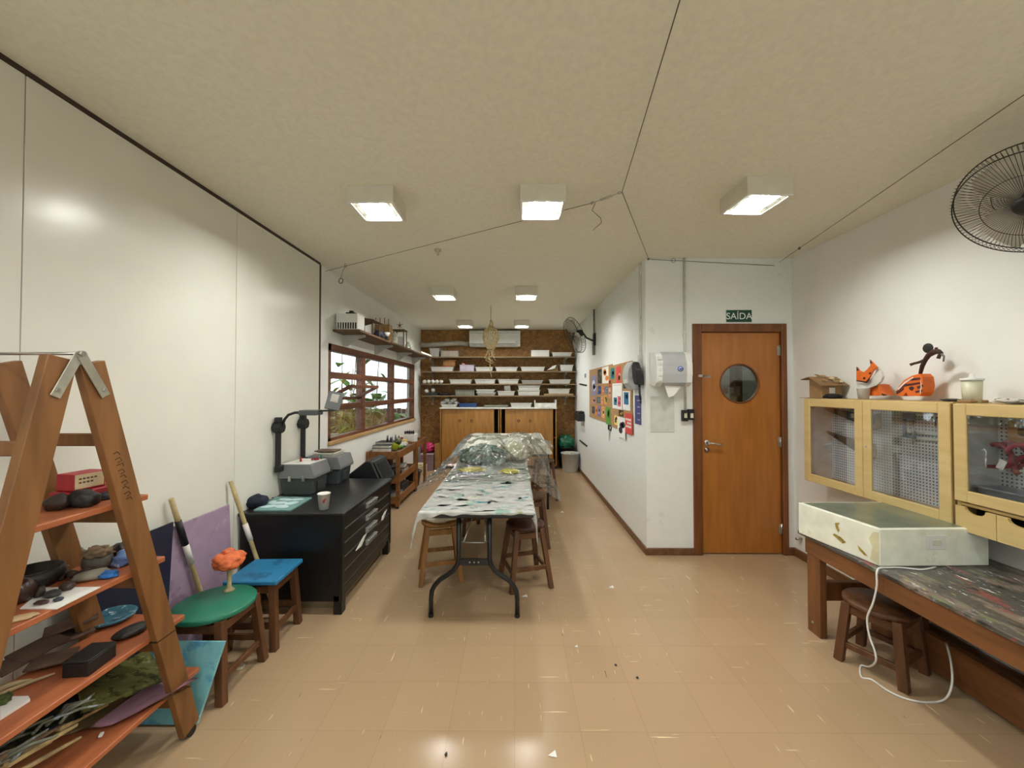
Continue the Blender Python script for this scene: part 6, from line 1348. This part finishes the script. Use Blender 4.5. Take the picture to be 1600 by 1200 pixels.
# fox
OR = mat('card_orange', '#d9691f', .6, var=.08); ODK = mat('card_brown_dark', '#3a1f14', .7); WC = mat('card_white', '#cfccc6', .7)
fx = thing('paper_fox', 'orange and white folded card fox on the cabinet by the door', 'model', (2.52, 2.65, zt))
def fp(px, py, x): q = atX(px, py, x); return (q.x, q.y, max(q.z, zt + .001))
def card(name, m, pts, x, t=.004, parent=None): return MB().prism([fp(a, b, x) for a, b in pts], (t, 0, 0)).build(name, m, parent)
card('body', OR, [(1360, 603), (1369, 600), (1374, 601), (1381, 617), (1355, 618.5), (1356, 610)], 2.50, .07, fx)
card('tail_base', OR, [(1372, 602), (1376, 612), (1383, 617.5), (1371, 618)], 2.48, .015, fx)
card('tail_tip', ODK, [(1377, 614), (1384, 617.5), (1379, 618.5)], 2.478, .012, fx)
card('ruff', WC, [(1338, 597), (1345, 599), (1354, 597), (1361, 592), (1367, 583), (1370, 574), (1376, 580), (1379, 588), (1376, 596), (1369, 602), (1358, 606), (1347, 608), (1340, 606)], 2.475, .016, fx)
card('face', OR, [(1338, 574), (1342, 579), (1349, 582), (1355, 577), (1360, 571), (1359, 563), (1367, 571), (1370, 574), (1363, 580), (1358, 590), (1353, 597), (1345, 595), (1338, 595)], 2.455, .012, fx)
card('ear_tip', ODK, [(1338, 573), (1341.5, 578), (1338.2, 580)], 2.4525, .004, fx); card('ear_tip', ODK, [(1359, 562), (1363, 568), (1359.5, 568)], 2.4525, .004, fx)
card('eye', ODK, [(1348, 590), (1351, 589), (1352, 592), (1349, 593)], 2.4525, .003, fx); card('eye', ODK, [(1357, 583), (1360, 581), (1361, 584), (1358, 585)], 2.4525, .003, fx)
card('muzzle_edge', ODK, [(1338, 594), (1345, 594.5), (1353, 596), (1358, 590), (1359, 592), (1354, 598.5), (1345, 597), (1338, 596)], 2.4528, .003, fx)
# striped creature
cr = thing('card_creature', 'orange striped card creature with a long black neck on the cabinet by the door', 'model', (2.52, 2.36, zt))
card('body', OR, [(1399, 617), (1404, 604), (1413, 594), (1425, 587), (1436, 584), (1441, 589), (1443, 603), (1441, 613), (1436, 619), (1418, 618.5), (1416, 613), (1411, 619)], 2.49, .07, cr)
for pts in ([(1404, 605), (1413, 600), (1424, 599), (1437, 597), (1437, 600), (1424, 602), (1413, 604), (1405, 609)], [(1416, 595), (1426, 591), (1437, 590), (1438, 593), (1426, 594.5)], [(1400, 611), (1406, 609), (1412, 606), (1411, 609), (1406, 613), (1401, 616)], [(1432, 604), (1442, 601), (1442, 604), (1434, 608)], [(1430, 611), (1441, 609), (1440, 612), (1431, 614)]):
    card('stripe', mat('card_maroon', '#4a1c1a', .7), pts, 2.4875, .003, cr)
card('stripe', ODK, [(1420, 605), (1425, 603.5), (1428, 606), (1425, 610.5), (1421, 609)], 2.4875, .003, cr)
for pts in ([(1402, 607), (1413, 597), (1426, 589), (1427, 590.5), (1414, 599), (1404, 609)], [(1438, 592), (1440, 604), (1438, 616), (1437, 612), (1438.5, 604)]): card('white_edge', mat('card_cream', '#e3d2c4', .7), pts, 2.4865, .002, cr)
nk = [fp(1438, 584, 2.52), fp(1441, 572, 2.51), fp(1446, 562, 2.50), fp(1451, 555, 2.50), fp(1459, 550, 2.49), fp(1466, 549, 2.48), fp(1471, 552, 2.47)]
MB().tube(nk, [.009, .011, .012, .014, .017, .014, .009], 10).build('neck', ODK, cr)
MB().tube([fp(1446, 562, 2.50), fp(1436, 566, 2.50), fp(1428, 568, 2.49), fp(1422, 570, 2.48)], [.009, .008, .008, .009], 10).build('arm', ODK, cr)
MB().blob(fp(1450, 544, 2.52), (.012, .03, .03), .05, 2, 1, 3).build('round_ear', mat('ear_dark', '#23201c', .7), cr)
MB().tube([fp(1462, 550, 2.49), fp(1463, 543, 2.485)], [.009, .007], 8).build('small_ear', ODK, cr)
MB().tube([fp(1471, 553, 2.47), fp(1475, 557, 2.465), fp(1474, 565, 2.46)], [.006, .005, .004], 8).build('trunk', mat('trunk_grey', '#6d6760', .6), cr)
MB().tube([fp(1469, 553, 2.47), fp(1466, 560, 2.46)], [.008, .009], 8).build('jaw', ODK, cr)
one(MB().blob((2.50, 2.245, zt + .008), (.03, .06, .008), .4, 3, 2, 3), 'black_rag', mat('rag_dark', '#3a3530', .8), 'dark flat rag to the right of the striped creature', 'rag', base=(2.5, 2.245, zt))
one(MB().bb((2.42, 2.09, zt - .003), (2.52, 2.155, zt + .012), .003).bb((2.44, 2.10, zt + .012), (2.50, 2.145, zt + .02), .002), 'card_strip', KR, 'folded tan card strip where the two cabinets meet', 'card')
z2 = 1.4825; q = atX(1516, 619, 2.46)
jt = thing('tall_jar', 'tall pale lidded plastic jar on the cabinet with drawers', 'jar', (2.47, q.y, z2))
MB().lathe([(0, 0), (.036, 0), (.040, .12), (0, .12)], (2.47, q.y, z2), 24).build('jar_body', mat('jar_pale', '#cfcdb2', .35, var=.04), jt)
MB().lathe([(0, .1205), (.045, .1205), (.045, .132), (.012, .136), (.009, .155), (0, .158)], (2.47, q.y, z2), 24).build('lid', WHITEP, jt)
q = atX(1590, 617, 2.46)
one(MB().blob((2.47, q.y, z2 + .015), (.05, .10, .014), .5, 3, 5, 3).blob((2.50, q.y - .06, z2 + .02), (.04, .06, .018), .5, 3, 7, 3), 'spotted_rag', spotted('rag_spots', '#d6d2c8', [('#4a2f26', 20, .55)], rough=.8), 'white and brown spotted paper scraps at the right end of the cabinet with drawers', 'scraps', base=(2.47, q.y, z2))

# ------------------------------------------------------------------ workbench
BZ = .62; BX0, BX1 = 1.885, 2.625
BTOP = spotted('bench_top', '#55524d', [('#82756a', 6, .52), ('#86504e', 8, .575), ('#6f7a57', 10, .59), ('#34322f', 12, .58), ('#d8d6ce', 24, .62), ('#c4ad55', 22, .66), ('#9caac0', 30, .64)], rough=.4, stretch=(1.8, .6, 1), bump=.15)
BW = wood('bench_wood', '#84552f', '#68401f', 'y', .5); BWL = wood('bench_leg_wood', '#84552f', '#68401f', 'z', .5)
bn = thing('workbench', 'low brown workbench with a paint splashed dark top along the cabinets', 'workbench', (2.25, 1.75, 0))
MB().bb((BX0, .75, BZ - .022), (BX1, 2.63, BZ), .003).build('top', BTOP, bn)
for x in (1.905, 2.535):
    for y in (2.47, .85): MB().bb((x, y, 0), (x + .045, y + .105, BZ - .023)).build('leg', BWL, bn)
MB().bb((1.90, .80, BZ - .125), (1.925, 2.585, BZ - .023)).build('apron', BW, bn)
MB().bb((2.59, .80, BZ - .125), (2.61, 2.585, BZ - .023)).build('apron', BW, bn)
for y in (2.50, .88): MB().bb((1.951, y, .22), (2.534, y + .045, .335)).build('end_stretcher', BWL, bn)
for y in (2.50, .88): MB().bb((1.951, y, BZ - .115), (2.534, y + .045, BZ - .023)).build('end_apron', BWL, bn)
MB().bb((2.27, .90, .03), (2.315, 2.53, .219)).build('long_stretcher', BW, bn)
for z in (.07, .55): MB().lathe([(0, 0), (.01, 0), (.008, .004), (0, .004)], (1.9045, 2.53, z), 10, (-1, 0, 0)).build('bolt', METAL, bn)
stool('round_stool', 'dark brown stool pushed under the workbench', (2.06, 2.235, 0), .36, .165, .5, STW, STW, lw=.042, group='stools at the workbench', splay=.03)
# light box
LBW = spotted('lightbox_paint', '#eef0e0', [('#dde2c6', 4, .58), ('#b9b48a', 16, .71)], rough=.5)
lb = thing('light_box', 'big white painted light box with a grey green glass top on the workbench', 'light box', (2.2, 2.33, BZ))
c = [atZ(1375, 886, BZ), atZ(1546, 884, BZ)]
A = Vector((c[0].x, c[0].y, 0)); B = Vector((c[1].x, c[1].y, 0))
zt_ = BZ + .198; Dp = atZ(1247, 785, zt_); D = Vector((Dp.x, Dp.y, 0)); Cc = D + (B - A) * .98
def up(v, z): return (v.x, v.y, z)
bm_ = MB().prism([up(A, BZ + .001), up(B, BZ + .001), up(Cc, BZ + .001), up(D, BZ + .001)], (0, 0, .197), .004); bm_.build('box_body', LBW, lb)
e = .10; cen = (A + B + Cc + D) / 4
ins = [v + (cen - v) * .075 for v in (A, B, Cc, D)]
MB().prism([up(v, zt_ + .0002) for v in ins], (0, 0, .0022)).build('glass_top', mat('glass_top_grey', '#6f7866', .22, var=.12, scale=5), lb)
u = (B - A).normalized(); nrm_ = Vector((u.y, -u.x, 0))
o_ = A + u * (B - A).length * .515
def onf(s, z, d): v = A + u * s + nrm_ * d; return Vector((v.x, v.y, z))
L_ = (B - A).length
MB().prism([onf(L_ * .42, BZ + .09, 0), onf(L_ * .60, BZ + .09, 0), onf(L_ * .60, BZ + .165, 0), onf(L_ * .42, BZ + .165, 0)], nrm_ * .006, .002).build('switch_plate', WHITEP, lb)
MB().prism([onf(L_ * .47, BZ + .112, .006), onf(L_ * .55, BZ + .112, .006), onf(L_ * .55, BZ + .143, .006), onf(L_ * .47, BZ + .143, .006)], nrm_ * .004, .0015).build('rocker', mat('rocker_pale', '#d4d4c0', .4), lb)
# worn brown peeling patches on the side
sdv = (D - A); sl = sdv.length; su = sdv.normalized(); sn = Vector((su.y, -su.x, 0)); sn = -sn if sn.x > 0 else sn
def ons(s, z, d=.0006): v = A + su * s + sn * d; return Vector((v.x, v.y, z))
PEEL = mat('peel_brown', '#a08a3e', .7, var=.3, scale=60)
for pts in ([(.20, .045), (.23, .06), (.26, .075), (.25, .085), (.21, .078), (.18, .06)], [(.225, .10), (.24, .12), (.245, .15), (.215, .16), (.228, .14), (.218, .115)], [(.06, .03), (.09, .055), (.115, .07), (.105, .045), (.08, .03)]):
    MB().prism([ons(s, BZ + z) for s, z in pts], sn * .0008).build('peeled_patch', PEEL, lb)
MB().prism([ons(.004, BZ + .01), ons(.05, BZ + .02), ons(.035, BZ + .09), ons(.055, BZ + .13), ons(.03, BZ + .175), ons(.004, BZ + .18)], sn * .001).build('peeled_corner', mat('peel_cream', '#d6d2ac', .7), lb)
# cord
K = []
for px, py in ((1462, 886), (1440, 890), (1410, 887), (1388, 887)): K.append(atZ(px, py, BZ + .004))
q = atX(1371, 893, BX0 - .006); K.append(Vector((q.x, q.y, BZ + .002)))
for px, py, x in ((1370, 915, 1.872), (1364, 942, 1.866), (1355, 965, 1.862), (1358, 992, 1.862), (1367, 1018, 1.862)): K.append(atX(px, py, x))
K.append(atX(1368, 1034, 1.87) )
K.append(atZ(1358, 1042, .03)); K.append(atZ(1345, 1040, .006))
def smooth_path(K, n=4):
    out = []
    for i in range(len(K) - 1):
        p0, p1, p2, p3 = K[max(i - 1, 0)], K[i], K[i + 1], K[min(i + 2, len(K) - 1)]
        for j in range(n):
            t = j / n; out.append(.5 * ((2 * p1) + (p2 - p0) * t + (2 * p0 - 5 * p1 + 4 * p2 - p3) * t * t + (3 * p1 - p0 - 3 * p2 + p3) * t ** 3))
    return out + [K[-1]]
K.append(atZ(1346, 1058, .005)); K.append(atZ(1362, 1062, .005))
for px, py in ((1385, 1078), (1410, 1090), (1440, 1097), (1468, 1096)): K.append(atZ(px, py, .005))
K.append(atX(1482, 1086, 2.125)); K.append(atX(1488, 1062, 2.15)); K.append(atX(1485, 1030, 2.19)); K.append(atX(1478, 1004, 2.255))
one(MB().tube(smooth_path(K), .0045, 8), 'power_cable', WHITEP, 'white power cord of the light box hanging off the bench onto the floor', 'cord')
q = atX(1584, 0, XR)
for px, py, lab in ((1243, 842, 'small metal stub on the wall by the end of the workbench'),):
    q = atX(px + 6, py, XR - .02); one(MB().cyl((XR - .05, q.y, q.z), (XR, q.y, q.z), .012, seg=10), 'wall_stub', METAL, lab, 'pipe stub')
# ------------------------------------------------------------------ world, colour management
wd = bpy.data.worlds.new('world'); SC.world = wd; wd.use_nodes = True
bg = wd.node_tree.nodes['Background']; bg.inputs[0].default_value = (.88, .95, 1.0, 1); bg.inputs[1].default_value = WORLD
vs = SC.view_settings; vs.view_transform = 'Standard'; vs.look = 'None'; vs.exposure = EXPO; vs.gamma = 1; vs.use_curve_mapping = False
SC.cycles.max_bounces = 8; SC.cycles.diffuse_bounces = 4; SC.cycles.glossy_bounces = 4; SC.cycles.transparent_max_bounces = 16; SC.cycles.transmission_bounces = 6
SC.cycles.sample_clamp_indirect = 6; SC.cycles.caustics_reflective = False; SC.cycles.caustics_refractive = False
for o in bpy.data.objects:
    if 'w' in o: del o['w']
